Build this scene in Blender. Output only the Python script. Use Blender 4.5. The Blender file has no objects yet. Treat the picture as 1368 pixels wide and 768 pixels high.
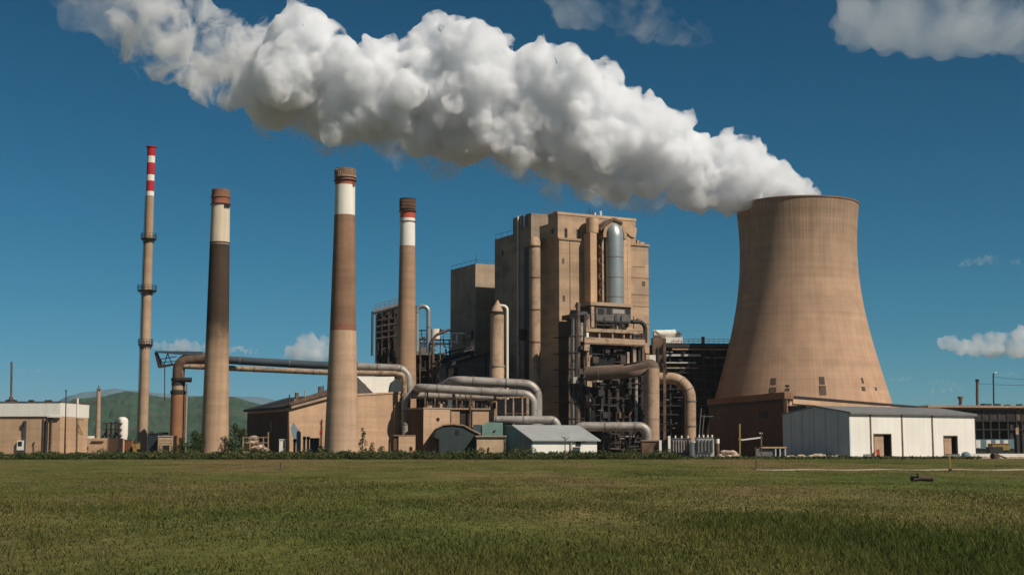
import bpy, bmesh, math, random
import numpy as np
from mathutils import Vector, Matrix

S = bpy.context.scene
COL = S.collection
R = math.radians
random.seed(7)

# ------------------------------------------------------------------ camera, sky, sun, exposure
FPX, HOR, PW, PH = 1850.0, 598.0, 1368.0, 768.0
TH = math.atan((HOR - PH / 2) / FPX)
CAM_H = 2.0
cam_d = bpy.data.cameras.new('camera')
cam = bpy.data.objects.new('camera', cam_d)
COL.objects.link(cam)
cam.location = (0, 0, CAM_H)
cam.rotation_euler = (math.pi / 2 + TH, 0, 0)
cam_d.sensor_fit = 'HORIZONTAL'
cam_d.sensor_width = 36.0
cam_d.lens = 36.0 * FPX / PW
cam_d.clip_start = 0.5
cam_d.clip_end = 40000
S.camera = cam

SUN_AZ, SUN_EL = 51.0, 44.0          # azimuth: degrees from -Y (behind the camera) towards +X
sd = Vector((math.sin(R(SUN_AZ)) * math.cos(R(SUN_EL)), -math.cos(R(SUN_AZ)) * math.cos(R(SUN_EL)), math.sin(R(SUN_EL))))
world = bpy.data.worlds.new('World')
S.world = world
world.use_nodes = True
wn, wl = world.node_tree.nodes, world.node_tree.links
bg = wn['Background']
sky = wn.new('ShaderNodeTexSky')
sky.sky_type = 'NISHITA'
sky.sun_disc = False
sky.sun_elevation = R(SUN_EL)
sky.sun_rotation = math.atan2(sd.x, sd.y)
sky.altitude = 600
sky.air_density = 0.7
sky.dust_density = 0.1
sky.ozone_density = 1.5
def _wn(tp, **kw):
    t = wn.new(tp)
    for k, v in kw.items(): setattr(t, k, v)
    return t
def _vm(op, a, b_):
    t = _wn('ShaderNodeVectorMath', operation=op)
    for i, q in enumerate((a, b_)):
        if isinstance(q, tuple): t.inputs[i].default_value = q
        else: wl.new(q, t.inputs[i])
    return t.outputs[0]
SKY_K = 0.05                              # deep blue high up, softly levelled off towards the horizon
gam = _wn('ShaderNodeGamma'); gam.inputs['Gamma'].default_value = 1.5; wl.new(sky.outputs['Color'], gam.inputs['Color'])
tinted = _vm('MULTIPLY', gam.outputs[0], (.18, .615, .54))
level = _vm('ADD', _vm('MULTIPLY', tinted, (SKY_K / 1.87, SKY_K / .63, SKY_K / 1.12)), (1.0, 1.0, 1.0))
wl.new(_vm('DIVIDE', tinted, level), bg.inputs['Color'])
bg.inputs['Strength'].default_value = SKY_K

sun_d = bpy.data.lights.new('sun', 'SUN')
sun_d.energy = 5.0
sun_d.angle = R(0.53)
sun_d.color = (1.0, 0.91, 0.785)
sun = bpy.data.objects.new('sun', sun_d)
sun.rotation_euler = sd.to_track_quat('Z', 'Y').to_euler()
sun.location = (200, -200, 300)
COL.objects.link(sun)

vs = S.view_settings
S.display_settings.display_device = 'sRGB'
vs.view_transform = 'Standard'
vs.look = 'None'
vs.exposure = 0.0
vs.gamma = 1.0
vs.use_curve_mapping = False
cy = S.cycles
cy.use_denoising = True
cy.max_bounces = 20
cy.diffuse_bounces = 3
cy.glossy_bounces = 2
cy.transparent_max_bounces = 64
cy.volume_bounces = 18
cy.volume_step_rate = 1.0
cy.volume_max_steps = 512
cy.use_adaptive_sampling = True
cy.adaptive_threshold = 0.02

# ------------------------------------------------------------------ where a picture point stands
CT, ST = math.cos(TH), math.sin(TH)
def W(px, py, Y):
    u, v = (px - PW / 2) / FPX, (PH / 2 - py) / FPX
    k = Y / (CT - v * ST)
    return Vector((u * k, Y, CAM_H + (ST + v * CT) * k))
def X(px, Y, py=598): return W(px, py, Y).x
def Z(py, Y): return W(684, py, Y).z
def MPP(Y): return Y / FPX
class Frame:                          # a turned building: u runs along its front, v away from it
    def __init__(s, x, y, deg):
        s.o = Vector((x, y, 0)); a = R(deg); s.c, s.s = math.cos(a), math.sin(a); s.deg = deg
    def p(s, u, v, z=0): return Vector((s.o.x + u * s.c - v * s.s, s.o.y + u * s.s + v * s.c, z))
    def hit(s, px, py, v=0.0):        # (u, z) where the ray meets the plane v
        d = W(px, py, 1.0) - Vector((0, 0, CAM_H))
        n = Vector((-s.s, s.c, 0)); q = s.p(0, v)
        t = n.dot(q) / n.dot(d); w = d * t + Vector((0, 0, CAM_H))
        r = w - s.o
        return r.x * s.c + r.y * s.s, w.z
    def u(s, px, v=0.0, py=560): return s.hit(px, py, v)[0]
    def hitl(s, px, py, u=0.0):       # (v, z) where the ray meets the plane u
        d = W(px, py, 1.0) - Vector((0, 0, CAM_H))
        n = Vector((s.c, s.s, 0)); q = s.p(u, 0)
        t = n.dot(q) / n.dot(d); w = d * t + Vector((0, 0, CAM_H))
        r = w - s.o
        return -r.x * s.s + r.y * s.c, w.z

# ------------------------------------------------------------------ materials
def mat(name, col, var=0.18, scale=0.12, rough=0.85, metal=0.0, bump=0.0, streak=0.0, course=0.0, cdark=0.16,
        panel=0.0, fine=2.2, spec=0.3, tint2=None, rib=0.0):
    m = bpy.data.materials.new(name); m.use_nodes = True
    nt = m.node_tree; n, l = nt.nodes, nt.links
    b = n['Principled BSDF']
    b.inputs['Roughness'].default_value = rough
    b.inputs['Metallic'].default_value = metal
    b.inputs['Specular IOR Level'].default_value = spec
    geo = n.new('ShaderNodeNewGeometry')
    pos = geo.outputs['Position']
    def noise(sc, det=4.0, vec=None):
        t = n.new('ShaderNodeTexNoise'); t.inputs['Scale'].default_value = sc; t.inputs['Detail'].default_value = det
        l.new(vec or pos, t.inputs['Vector']); return t.outputs['Fac']
    def math_(op, a, b_=None, c=None):
        t = n.new('ShaderNodeMath'); t.operation = op
        for i, q in enumerate((a, b_, c)):
            if q is None: continue
            if isinstance(q, (int, float)): t.inputs[i].default_value = q
            else: l.new(q, t.inputs[i])
        return t.outputs[0]
    def ramp(f, lo, hi, o0, o1):
        t = n.new('ShaderNodeMapRange'); l.new(f, t.inputs['Value'])
        for k, v in zip(('From Min', 'From Max', 'To Min', 'To Max'), (lo, hi, o0, o1)): t.inputs[k].default_value = v
        return t.outputs['Result']
    f = ramp(noise(scale, 5), 0.3, 0.7, 1 - var, 1 + var)
    f = math_('MULTIPLY', f, ramp(noise(fine, 5), 0.3, 0.7, 1 - var * 0.5, 1 + var * 0.5))
    if streak:
        mp = n.new('ShaderNodeMapping'); mp.inputs['Scale'].default_value = (1.3, 1.3, 0.05); l.new(pos, mp.inputs['Vector'])
        f = math_('MULTIPLY', f, ramp(noise(1.0, 4, mp.outputs[0]), 0.35, 0.68, 1 + streak * 0.4, 1 - streak))
    sep = n.new('ShaderNodeSeparateXYZ'); l.new(pos, sep.inputs[0])
    if course:
        mp = n.new('ShaderNodeMapping'); mp.inputs['Scale'].default_value = (0.06, 0.06, 1.0 / course); l.new(pos, mp.inputs['Vector'])
        f = math_('MULTIPLY', f, ramp(noise(1.0, 2, mp.outputs[0]), 0.35, 0.65, 1 + cdark * .6, 1 - cdark))
        fr = math_('FRACT', math_('DIVIDE', sep.outputs['Z'], course * 2.5))
        f = math_('MULTIPLY', f, math_('SUBTRACT', 1.0, math_('MULTIPLY', math_('LESS_THAN', fr, 0.07), cdark * .45)))
    if panel:
        s = math_('ADD', sep.outputs['X'], math_('MULTIPLY', sep.outputs['Y'], 1.0))
        fr = math_('FRACT', math_('DIVIDE', s, panel))
        f = math_('MULTIPLY', f, math_('SUBTRACT', 1.0, math_('MULTIPLY', math_('LESS_THAN', fr, 0.12), 0.22)))
    mx = n.new('ShaderNodeMix'); mx.data_type = 'RGBA'; mx.blend_type = 'MULTIPLY'; mx.inputs['Factor'].default_value = 1
    mx.inputs['A'].default_value = (*col, 1)
    if tint2:
        m2 = n.new('ShaderNodeMix'); m2.data_type = 'RGBA'
        m2.inputs['A'].default_value = (*col, 1); m2.inputs['B'].default_value = (*tint2, 1)
        l.new(ramp(noise(scale * 2.3, 6), 0.5, 0.66, 0, 1), m2.inputs['Factor'])
        l.new(m2.outputs['Result'], mx.inputs['A'])
    cc = n.new('ShaderNodeCombineXYZ')
    for i in range(3): l.new(f, cc.inputs[i])
    l.new(cc.outputs[0], mx.inputs['B'])
    l.new(mx.outputs['Result'], b.inputs['Base Color'])
    if bump:
        bp = n.new('ShaderNodeBump'); bp.inputs['Strength'].default_value = bump; bp.inputs['Distance'].default_value = 0.2
        l.new(noise(fine * 1.7, 5), bp.inputs['Height']); l.new(bp.outputs[0], b.inputs['Normal'])
    return m

M = {}
M['concrete'] = mat('weathered_concrete', (.36, .245, .16), .13, .10, streak=.16, course=1.3, cdark=.10, bump=.15)
M['concrete_warm'] = mat('warm_concrete', (.46, .305, .20), .12, .12, streak=.15, course=1.2, cdark=.10, bump=.15)
M['brick'] = mat('tan_brick', (.47, .305, .19), .12, .15, streak=.10, course=.7, cdark=.08, bump=.15)
M['brick_pink'] = mat('pinkish_brick', (.47, .305, .19), .13, .2, streak=.10, course=.6, cdark=.08)
M['brick_brown'] = mat('brown_brick', (.22, .115, .07), .16, .15, streak=.12, course=.8, cdark=.12, bump=.2)
M['brick_red'] = mat('red_brown_brick', (.30, .105, .06), .18, .3, course=.6)
M['soot_brick'] = mat('sooty_dark_brick', (.05, .036, .028), .25, .2, streak=.2, course=.8)
M['shade_brown'] = mat('shade_darkened_brown', (.10, .055, .036), .2, .15, streak=.2)  # brown darkened to hold the shade of sunless left walls
M['white_paint'] = mat('weathered_white_paint', (.70, .66, .58), .06, .25, streak=.10)
M['cream_paint'] = mat('weathered_cream_paint', (.60, .48, .36), .07, .25, streak=.15)
M['red_paint'] = mat('red_paint', (.40, .02, .03), .1, .3)
M['red_worn'] = mat('worn_red_paint', (.42, .06, .03), .3, .5, tint2=(.5, .4, .33))
M['white_wall'] = mat('white_cladding', (.70, .67, .60), .05, .2, streak=.06)
M['bluegrey_paint_shade'] = mat('blue_grey_paint_and_shade', (.13, .20, .23), .08, .2, streak=.08, panel=.9)  # serves real blue-grey paint and the bluish shade on the shed end
M['slate_green'] = mat('dark_slate_cladding', (.036, .048, .048), .1, .3, streak=.1)
M['green_box'] = mat('pale_green_paint', (.16, .26, .22), .15, .6)
M['grey_roof'] = mat('grey_sheet_roof', (.30, .31, .31), .1, .3, rough=.55, panel=.8)
M['steel'] = mat('grey_steel', (.16, .15, .145), .2, .5, rough=.6, metal=.2)
M['dark_steel'] = mat('dark_sooty_steel', (.030, .027, .026), .3, .4, rough=.7)
M['void_black'] = mat('black_void_shade', (.010, .0095, .0095), .3, .4, rough=.9)  # near-black, paints the deep shade behind steelwork and in openings
M['rust_steel'] = mat('brown_rusty_steel', (.14, .085, .055), .3, .5, rough=.8, tint2=(.07, .045, .03))
M['tan_steel'] = mat('tan_painted_steel', (.33, .235, .16), .2, .5, rough=.7, tint2=(.16, .10, .07))
M['silver'] = mat('brushed_aluminium_lagging', (.34, .37, .365), .08, .3, rough=.42, metal=.5, streak=.12)
M['silver_dull'] = mat('dull_metal_lagging', (.33, .295, .26), .14, .35, rough=.5, metal=.25, tint2=(.25, .21, .18))
M['pipe_tan'] = mat('tan_duct_paint', (.385, .262, .172), .15, .3, rough=.7, streak=.12, tint2=(.29, .18, .11))
M['pipe_blue'] = mat('dark_blue_grey_pipe', (.06, .075, .09), .15, .3, rough=.5)
M['pipe_brown'] = mat('brown_duct_paint', (.27, .125, .06), .15, .3, rough=.75, streak=.15)
M['dark_window'] = mat('dark_opening', (.022, .019, .018), .2, .5, rough=.5)
M['glass'] = mat('dark_glass', (.02, .03, .04), .1, .5, rough=.1, spec=.6)
M['wood'] = mat('old_wood', (.075, .052, .036), .2, 1.0)
M['yellow'] = mat('faded_yellow_paint', (.26, .175, .055), .15, 1.0)
M['orange'] = mat('rusty_orange_paint', (.28, .085, .03), .2, 1.0)
M['tarp_tan'] = mat('tan_crate_board', (.46, .32, .20), .15, .8)
M['navy'] = mat('dark_navy_paint', (.02, .025, .035), .15, .8)
M['rubble'] = mat('pale_stone_rubble', (.42, .32, .24), .3, 1.2, tint2=(.3, .2, .14))
M['trans_grey'] = mat('pale_grey_enamel', (.42, .42, .40), .15, .8, rough=.5)

# ------------------------------------------------------------------ mesh helpers
class MB:
    def __init__(s): s.v = []; s.f = []; s.sm = []
    def add(s, vs_, fs, smooth=False):
        k = len(s.v); s.v += [tuple(q) for q in vs_]
        for f in fs: s.f.append(tuple(i + k for i in f)); s.sm.append(smooth)
        return s
    def hexa(s, b, t):                # four bottom, four top corners (counter-clockwise from above)
        return s.add(list(b) + list(t), [(3, 2, 1, 0), (4, 5, 6, 7), (0, 1, 5, 4), (1, 2, 6, 5), (2, 3, 7, 6), (3, 0, 4, 7)])
    def box(s, x0, x1, y0, y1, z0, z1):
        return s.hexa([(x0, y0, z0), (x1, y0, z0), (x1, y1, z0), (x0, y1, z0)], [(x0, y0, z1), (x1, y0, z1), (x1, y1, z1), (x0, y1, z1)])
    def fbox(s, F, u0, u1, v0, v1, z0, z1):
        c = [(u0, v0), (u1, v0), (u1, v1), (u0, v1)]
        return s.hexa([F.p(a, b, z0) for a, b in c], [F.p(a, b, z1) for a, b in c])
    def prism(s, poly, z0, z1):       # plan outline, counter-clockwise
        n = len(poly)
        vs_ = [(p[0], p[1], z0) for p in poly] + [(p[0], p[1], z1) for p in poly]
        return s.add(vs_, [tuple(range(n - 1, -1, -1)), tuple(range(n, 2 * n))] + [(i, (i + 1) % n, n + (i + 1) % n, n + i) for i in range(n)])
    def sideprism(s, F, pts, v0, v1):  # an outline (u, z) standing in the front plane, pushed back from v0 to v1
        n = len(pts)
        vs_ = [F.p(u, v0, z) for u, z in pts] + [F.p(u, v1, z) for u, z in pts]
        return s.add(vs_, [tuple(range(n)), tuple(range(2 * n - 1, n - 1, -1))] + [((i + 1) % n, i, n + i, n + (i + 1) % n) for i in range(n)])
    def bar(s, a, b, w, h=None):
        a, b = Vector(a), Vector(b); h = h or w
        d = (b - a).normalized(); up = Vector((0, 0, 1)) if abs(d.z) < .95 else Vector((0, 1, 0))
        r = d.cross(up).normalized() * (w / 2); t = r.cross(d).normalized() * (h / 2)
        q = [a - r - t, a + r - t, a + r + t, a - r + t]
        e = [p + (b - a) for p in q]
        return s.add(q + e, [(3, 2, 1, 0), (4, 5, 6, 7), (0, 1, 5, 4), (1, 2, 6, 5), (2, 3, 7, 6), (3, 0, 4, 7)])
    def tube(s, pts, r, seg=16, caps=True, r1=None):
        pts = [Vector(p) for p in pts]; n = len(pts)
        d0 = (pts[1] - pts[0]).normalized()
        ref = Vector((0, 0, 1)) if abs(d0.z) < .9 else Vector((0, -1, 0))
        x = d0.cross(ref).normalized(); vs_ = []
        for i, p in enumerate(pts):
            d = (pts[min(i + 1, n - 1)] - pts[max(i - 1, 0)]).normalized()
            x = (x - d * x.dot(d)).normalized(); y = d.cross(x)
            rr = r if r1 is None else r + (r1 - r) * i / (n - 1)
            vs_ += [p + (x * math.cos(2 * math.pi * k / seg) + y * math.sin(2 * math.pi * k / seg)) * rr for k in range(seg)]
        fs = [(i * seg + k, i * seg + (k + 1) % seg, (i + 1) * seg + (k + 1) % seg, (i + 1) * seg + k) for i in range(n - 1) for k in range(seg)]
        s.add(vs_, fs, True)
        if caps:
            s.add(vs_[:seg], [tuple(range(seg - 1, -1, -1))]); s.add(vs_[-seg:], [tuple(range(seg))])
        return s
    def lathe(s, c, prof, seg=48, smooth=True):   # prof: (radius, z) going up outside
        vs_ = [(c[0] + r * math.cos(2 * math.pi * k / seg), c[1] + r * math.sin(2 * math.pi * k / seg), z) for r, z in prof for k in range(seg)]
        return s.add(vs_, [(i * seg + k, i * seg + (k + 1) % seg, (i + 1) * seg + (k + 1) % seg, (i + 1) * seg + k) for i in range(len(prof) - 1) for k in range(seg)], smooth)
    def build(s, name, m, parent=None, label=None):
        me = bpy.data.meshes.new(name)
        o0 = Vector((0, 0, 0))
        q = parent
        while q is not None: o0 = o0 + q.location; q = q.parent
        own = Vector((0, 0, 0))
        if parent is None:
            a = np.array(s.v); own = Vector(((a[:, 0].min() + a[:, 0].max()) / 2, (a[:, 1].min() + a[:, 1].max()) / 2, a[:, 2].min()))
        off = o0 + own
        me.from_pydata([(p[0] - off.x, p[1] - off.y, p[2] - off.z) for p in s.v], [], s.f)
        me.polygons.foreach_set('use_smooth', s.sm)
        me.materials.append(M[m] if isinstance(m, str) else m)
        me.update()
        o = bpy.data.objects.new(name, me); COL.objects.link(o)
        o.location = own
        if parent is not None: o.parent = parent
        if label: o['label'] = label
        return o
def bend(pts, r, n=8):                # round off the corners of a polyline
    pts = [Vector(p) for p in pts]; out = [pts[0]]
    for i in range(1, len(pts) - 1):
        a, b, c = pts[i - 1], pts[i], pts[i + 1]
        d0, d1 = (a - b).normalized(), (c - b).normalized()
        ang = d0.angle(d1); k = min(r / math.tan(ang / 2), (a - b).length * .49, (c - b).length * .49)
        p0, p1 = b + d0 * k, b + d1 * k
        for j in range(n + 1):
            t = j / n
            out.append(p0 * (1 - t) ** 2 + b * 2 * t * (1 - t) * 1.0 + p1 * t * t if False else _arc(p0, b, p1, t))
    out.append(pts[-1]); return out
def _arc(p0, b, p1, t):
    w = (p1 - p0).length / max(1e-6, 2 * (p0 - b).length)
    d = (1 - t) ** 2 + 2 * w * t * (1 - t) + t * t
    return (p0 * (1 - t) ** 2 + b * (2 * w * t * (1 - t)) + p1 * t * t) / d
def thing(name, label, cat, loc, group=None):
    o = bpy.data.objects.new(name, None); COL.objects.link(o); o.location = loc
    o.empty_display_size = 0.5
    return tag(o, label, cat, group)
def tag(o, label, cat, group=None):
    o['label'] = label; o['category'] = cat
    if group: o['group'] = group
    return o
def kind(o, k): o['kind'] = k; return o
def dup(root, loc, label, group=None):
    r = root.copy(); COL.objects.link(r); r.location = loc; r['label'] = label
    if group: r['group'] = group
    for ch in root.children:
        c = ch.copy(); COL.objects.link(c); c.parent = r
        for g in ch.children:
            e = g.copy(); COL.objects.link(e); e.parent = c
    return r
def rail(mb, pts, h=1.1, w=.07, step=1.6, mids=2):   # a handrail along a polyline
    pts = [Vector(p) for p in pts]
    for a, b in zip(pts, pts[1:]):
        n = max(1, int((b - a).length / step))
        for i in range(n + 1):
            p = a + (b - a) * (i / n); mb.bar(p, p + Vector((0, 0, h)), w)
        for k in range(1, mids + 1): mb.bar(a + Vector((0, 0, h * k / mids)), b + Vector((0, 0, h * k / mids)), w)
    return mb

# ================================================================== ground, hills
def node_ground():
    m = bpy.data.materials.new('meadow'); m.use_nodes = True
    n, l = m.node_tree.nodes, m.node_tree.links
    b = n['Principled BSDF']; b.inputs['Roughness'].default_value = .95; b.inputs['Specular IOR Level'].default_value = .05
    geo = n.new('ShaderNodeNewGeometry'); mp = n.new('ShaderNodeMapping'); l.new(geo.outputs['Position'], mp.inputs[0])
    mp.inputs['Scale'].default_value = (1, .38, 1)
    def noise(sc, det, src):
        t = n.new('ShaderNodeTexNoise'); t.inputs['Scale'].default_value = sc; t.inputs['Detail'].default_value = det; l.new(src, t.inputs['Vector']); return t.outputs['Fac']
    def ramp(f, stops):
        t = n.new('ShaderNodeValToRGB'); l.new(f, t.inputs[0]); e = t.color_ramp.elements
        while len(e) < len(stops): e.new(.5)
        for q, (p, c) in zip(e, stops): q.position = p; q.color = (*c, 1)
        return t.outputs[0]
    def mix(fac, a, b_, bt='MIX'):
        t = n.new('ShaderNodeMix'); t.data_type = 'RGBA'; t.blend_type = bt
        for k, v in (('Factor', fac), ('A', a), ('B', b_)):
            if isinstance(v, (int, float)): t.inputs[k].default_value = v
            else: l.new(v, t.inputs[k])
        return t.outputs['Result']
    big = ramp(noise(.045, 6, mp.outputs[0]), [(.32, (.066, .086, .021)), (.45, (.098, .106, .030)), (.55, (.138, .114, .045)), (.66, (.165, .108, .058))])
    mid = ramp(noise(.35, 6, mp.outputs[0]), [(.3, (.55, .55, .5)), (.5, (1, 1, 1)), (.7, (1.35, 1.3, 1.25))])
    fine = ramp(noise(3.0, 5, mp.outputs[0]), [(.3, (.6, .62, .6)), (.7, (1.35, 1.3, 1.3))])
    c = mix(.8, mix(.8, big, mid, 'MULTIPLY'), fine, 'MULTIPLY')
    l.new(c, b.inputs['Base Color'])
    bp = n.new('ShaderNodeBump'); bp.inputs['Strength'].default_value = .6; bp.inputs['Distance'].default_value = .3
    l.new(noise(2.0, 6, geo.outputs['Position']), bp.inputs['Height']); l.new(bp.outputs[0], b.inputs['Normal'])
    return m
M['meadow'] = node_ground()
gm = MB(); L = 3300
gm.add([(-L, -600, 0), (L, -600, 0), (L, 4100, 0), (-L, 4100, 0)], [(0, 1, 2, 3)])
kind(gm.build('ground', 'meadow'), 'structure')
M['yard_dirt'] = mat('trodden_yard_dirt', (.20, .15, .10), .25, .08, tint2=(.10, .095, .05))
gm = MB(); gm.add([(-130, 257, .004), (150, 257, .004), (190, 420, .004), (-150, 420, .004)], [(0, 1, 2, 3)])
kind(gm.build('yard', 'yard_dirt'), 'structure')
# the narrow bare track across the field by the shed
M['track_dirt'] = mat('pale_dirt_track', (.36, .28, .20), .2, .5)
gm = MB(); pts = []
for i in range(41):
    px = 1008 + (1440 - 1008) * i / 40
    w = W(px, 627.5 + .5 * math.sin(i * .7), 1.0) - Vector((0, 0, CAM_H)); k = -CAM_H / w.z
    pts.append((w.x * k, w.y * k))
for (x, y) in pts: gm.v += [(x, y - .9, .06), (x, y + .9, .06), (x, y - 1.6, .004), (x, y + 1.6, .004)]
for i in range(40):
    a = i * 4; gm.f += [(a, a + 4, a + 5, a + 1), (a + 2, a + 6, a + 4, a), (a + 1, a + 5, a + 7, a + 3)]; gm.sm += [True] * 3
kind(gm.build('path', 'track_dirt'), 'structure')

def hill(name, prof, Y, depth, m, seed):
    rnd = np.random.default_rng(seed); mb = MB()
    xs = np.linspace(prof[0][0], prof[-1][0], 160); ys = np.interp(xs, [p[0] for p in prof], [p[1] for p in prof])
    ys = ys + np.convolve(rnd.normal(0, 1.3, 160), np.ones(5) / 5, 'same')
    rows = 24; tops = [W(x, y, Y + depth) for x, y in zip(xs, ys)]
    nz = rnd.normal(0, 1, (rows, 160))
    for r in range(rows):
        t = r / (rows - 1)
        for i, p in enumerate(tops):
            z = (p.z + .5) * (t ** .8) - .5
            mb.v.append((p.x * (Y + depth * t) / (Y + depth) , Y + depth * t + math.sin(i * .23 + r) * 8, z + (nz[r, i] * .02 * p.z if 0 < r < rows - 1 else 0)))
    for r in range(rows - 1):
        for i in range(159): mb.f.append((r * 160 + i, r * 160 + i + 1, (r + 1) * 160 + i + 1, (r + 1) * 160 + i)); mb.sm.append(True)
    k = len(mb.v)
    for i, p in enumerate(tops): mb.v.append((p.x, Y + depth * 1.6, -.5))
    for i in range(159): mb.f.append(((rows - 1) * 160 + i, (rows - 1) * 160 + i + 1, k + i + 1, k + i)); mb.sm.append(True)
    return kind(mb.build(name, m), 'structure')
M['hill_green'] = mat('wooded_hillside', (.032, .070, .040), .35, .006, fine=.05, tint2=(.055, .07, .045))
M['hill_far'] = mat('haze_blue_hillside', (.10, .17, .21), .15, .004, fine=.03)  # distance haze put into the blue of the far hill
hill('hill', [(-40, 600), (40, 575), (80, 540), (103, 533), (125, 530), (150, 526), (172, 523), (195, 527), (215, 530), (240, 532), (255, 530), (272, 528), (290, 529), (310, 530), (330, 535), (352, 541), (380, 549), (430, 560), (520, 585), (560, 600)], 1300, 600, 'hill_green', 3)
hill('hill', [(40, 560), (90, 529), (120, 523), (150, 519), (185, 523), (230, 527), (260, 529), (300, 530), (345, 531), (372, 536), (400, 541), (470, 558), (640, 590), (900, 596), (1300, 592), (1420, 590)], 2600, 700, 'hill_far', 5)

# ================================================================== cooling tower
def tower_mat():
    m = bpy.data.materials.new('cooling_tower_concrete'); m.use_nodes = True
    n, l = m.node_tree.nodes, m.node_tree.links; b = n['Principled BSDF']
    b.inputs['Roughness'].default_value = .9; b.inputs['Specular IOR Level'].default_value = .2
    tc = n.new('ShaderNodeTexCoord'); pos = tc.outputs['Object']
    sep = n.new('ShaderNodeSeparateXYZ'); l.new(pos, sep.inputs[0])
    def mt(op, a, b_=None):
        t = n.new('ShaderNodeMath'); t.operation = op
        for i, q in enumerate((a, b_)):
            if q is None: continue
            if isinstance(q, (int, float)): t.inputs[i].default_value = q
            else: l.new(q, t.inputs[i])
        return t.outputs[0]
    def rng(f, lo, hi, a, c):
        t = n.new('ShaderNodeMapRange'); l.new(f, t.inputs['Value'])
        for k, v in zip(('From Min', 'From Max', 'To Min', 'To Max'), (lo, hi, a, c)): t.inputs[k].default_value = v
        return t.outputs['Result']
    def noise(sc, det, vec):
        t = n.new('ShaderNodeTexNoise'); t.inputs['Scale'].default_value = sc; t.inputs['Detail'].default_value = det; l.new(vec, t.inputs['Vector']); return t.outputs['Fac']
    ang = mt('ARCTAN2', sep.outputs['Y'], sep.outputs['X'])
    cyl = n.new('ShaderNodeCombineXYZ'); l.new(mt('MULTIPLY', ang, 20.0), cyl.inputs[0]); l.new(sep.outputs['Z'], cyl.inputs[2])
    def mp(s):
        q = n.new('ShaderNodeMapping'); q.inputs['Scale'].default_value = s; l.new(cyl.outputs[0], q.inputs[0]); return q.outputs[0]
    f = rng(noise(1, 4, mp((.02, 1, .55))), .3, .7, .87, 1.09)                     # pour bands
    f = mt('MULTIPLY', f, rng(noise(1, 3, mp((1.2, 1, .05))), .35, .7, 1.05, .91))  # runs
    f = mt('MULTIPLY', f, rng(noise(1, 5, mp((.25, 1, .25))), .3, .7, .88, 1.1))    # patches
    top = rng(sep.outputs['Z'], 44, 60, 0, 1)
    f = mt('MULTIPLY', f, mt('SUBTRACT', 1.0, mt('MULTIPLY', top, rng(noise(1, 3, mp((2.4, 1, .03))), .4, .65, .05, .30))))  # dark drips under the rim
    rib = mt('SINE', mt('MULTIPLY', ang, 150.0))
    f = mt('MULTIPLY', f, rng(rib, .5, 1, 1, .97))
    lift = mt('FRACT', mt('DIVIDE', sep.outputs['Z'], 1.8))
    f = mt('MULTIPLY', f, mt('SUBTRACT', 1.0, mt('MULTIPLY', mt('LESS_THAN', lift, .1), .07)))
    mx = n.new('ShaderNodeMix'); mx.data_type = 'RGBA'
    mx.inputs['A'].default_value = (.37, .245, .162, 1); mx.inputs['B'].default_value = (.445, .278, .18, 1)
    l.new(rng(sep.outputs['Z'], 50, 6, 0, 1), mx.inputs['Factor'])
    m2 = n.new('ShaderNodeMix'); m2.data_type = 'RGBA'; m2.blend_type = 'MULTIPLY'; m2.inputs['Factor'].default_value = 1
    l.new(mx.outputs['Result'], m2.inputs['A']); cc = n.new('ShaderNodeCombineXYZ')
    for i in range(3): l.new(f, cc.inputs[i])
    l.new(cc.outputs[0], m2.inputs['B']); l.new(m2.outputs['Result'], b.inputs['Base Color'])
    bp = n.new('ShaderNodeBump'); bp.inputs['Strength'].default_value = .08; bp.inputs['Distance'].default_value = .05
    l.new(rib, bp.inputs['Height']); l.new(bp.outputs[0], b.inputs['Normal'])
    return m
M['tower'] = tower_mat()
TY = 345.0
def tw(pxl, pxr, py):
    a, b = W(pxl, py, TY), W(pxr, py, TY); return (b.x - a.x) / 2, a.z, (a.x + b.x) / 2
prof_px = [(981, 1143, 277), (984, 1141.5, 295), (986, 1140.5, 330), (986, 1142, 355), (984.5, 1145, 385), (980, 1151.5, 420), (973, 1163, 460), (966, 1175, 495), (959, 1190, 533), (951, 1204, 572), (946, 1212, 603)]
rows = [tw(*q) for q in prof_px]
TX = sum(r[2] for r in rows) / len(rows)
zs = [r[1] for r in rows]; rs = [r[0] * .995 for r in rows]
ztop = zs[0]
# smooth the profile
zz = np.linspace(min(zs), max(zs), 60)
co = np.polyfit(zs, rs, 4); rr = np.polyval(co, zz)
M['vent_dark'] = mat('dark_vent_brown', (.085, .058, .042), .3, 1.0)  # plain dark brown for the vent openings
cooling = thing('cooling_tower', 'huge tan concrete cooling tower with flared waist, steam rolling off its rim', 'cooling tower', (TX, TY, 0))
prof = [(rr[0], 0.0)] + [(r, z) for r, z in zip(rr, zz) if z > 6] 
mb = MB(); mb.lathe((TX, TY), prof, 160); mb.build('shell', 'tower', cooling)
rt = rr[-1]
mb = MB(); mb.lathe((TX, TY), [(rt + .0, ztop - .02), (rt + .16, ztop), (rt + .16, ztop + .35), (rt - .5, ztop + .35), (rt - .55, ztop - .5)], 160, False); mb.build('rim', 'brick_brown', cooling)
mb = MB(); mb.lathe((TX, TY), [(r - .55, z) for r, z in zip(rr[::-1], zz[::-1]) if z > 20], 96); mb.build('inner_wall', 'concrete', cooling)
def tower_r(z): return float(np.polyval(co, z))
def on_tower(px, py):
    d = W(px, py, 1) - Vector((0, 0, CAM_H)); o = Vector((-TX, -TY)); r = tower_r(Z(py, TY - 18))
    a = d.x ** 2 + d.y ** 2; bq = 2 * (d.x * o.x + d.y * o.y); c = o.x ** 2 + o.y ** 2 - r * r
    t = (-bq - math.sqrt(max(0, bq * bq - 4 * a * c))) / (2 * a); return d * t + Vector((0, 0, CAM_H))
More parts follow.
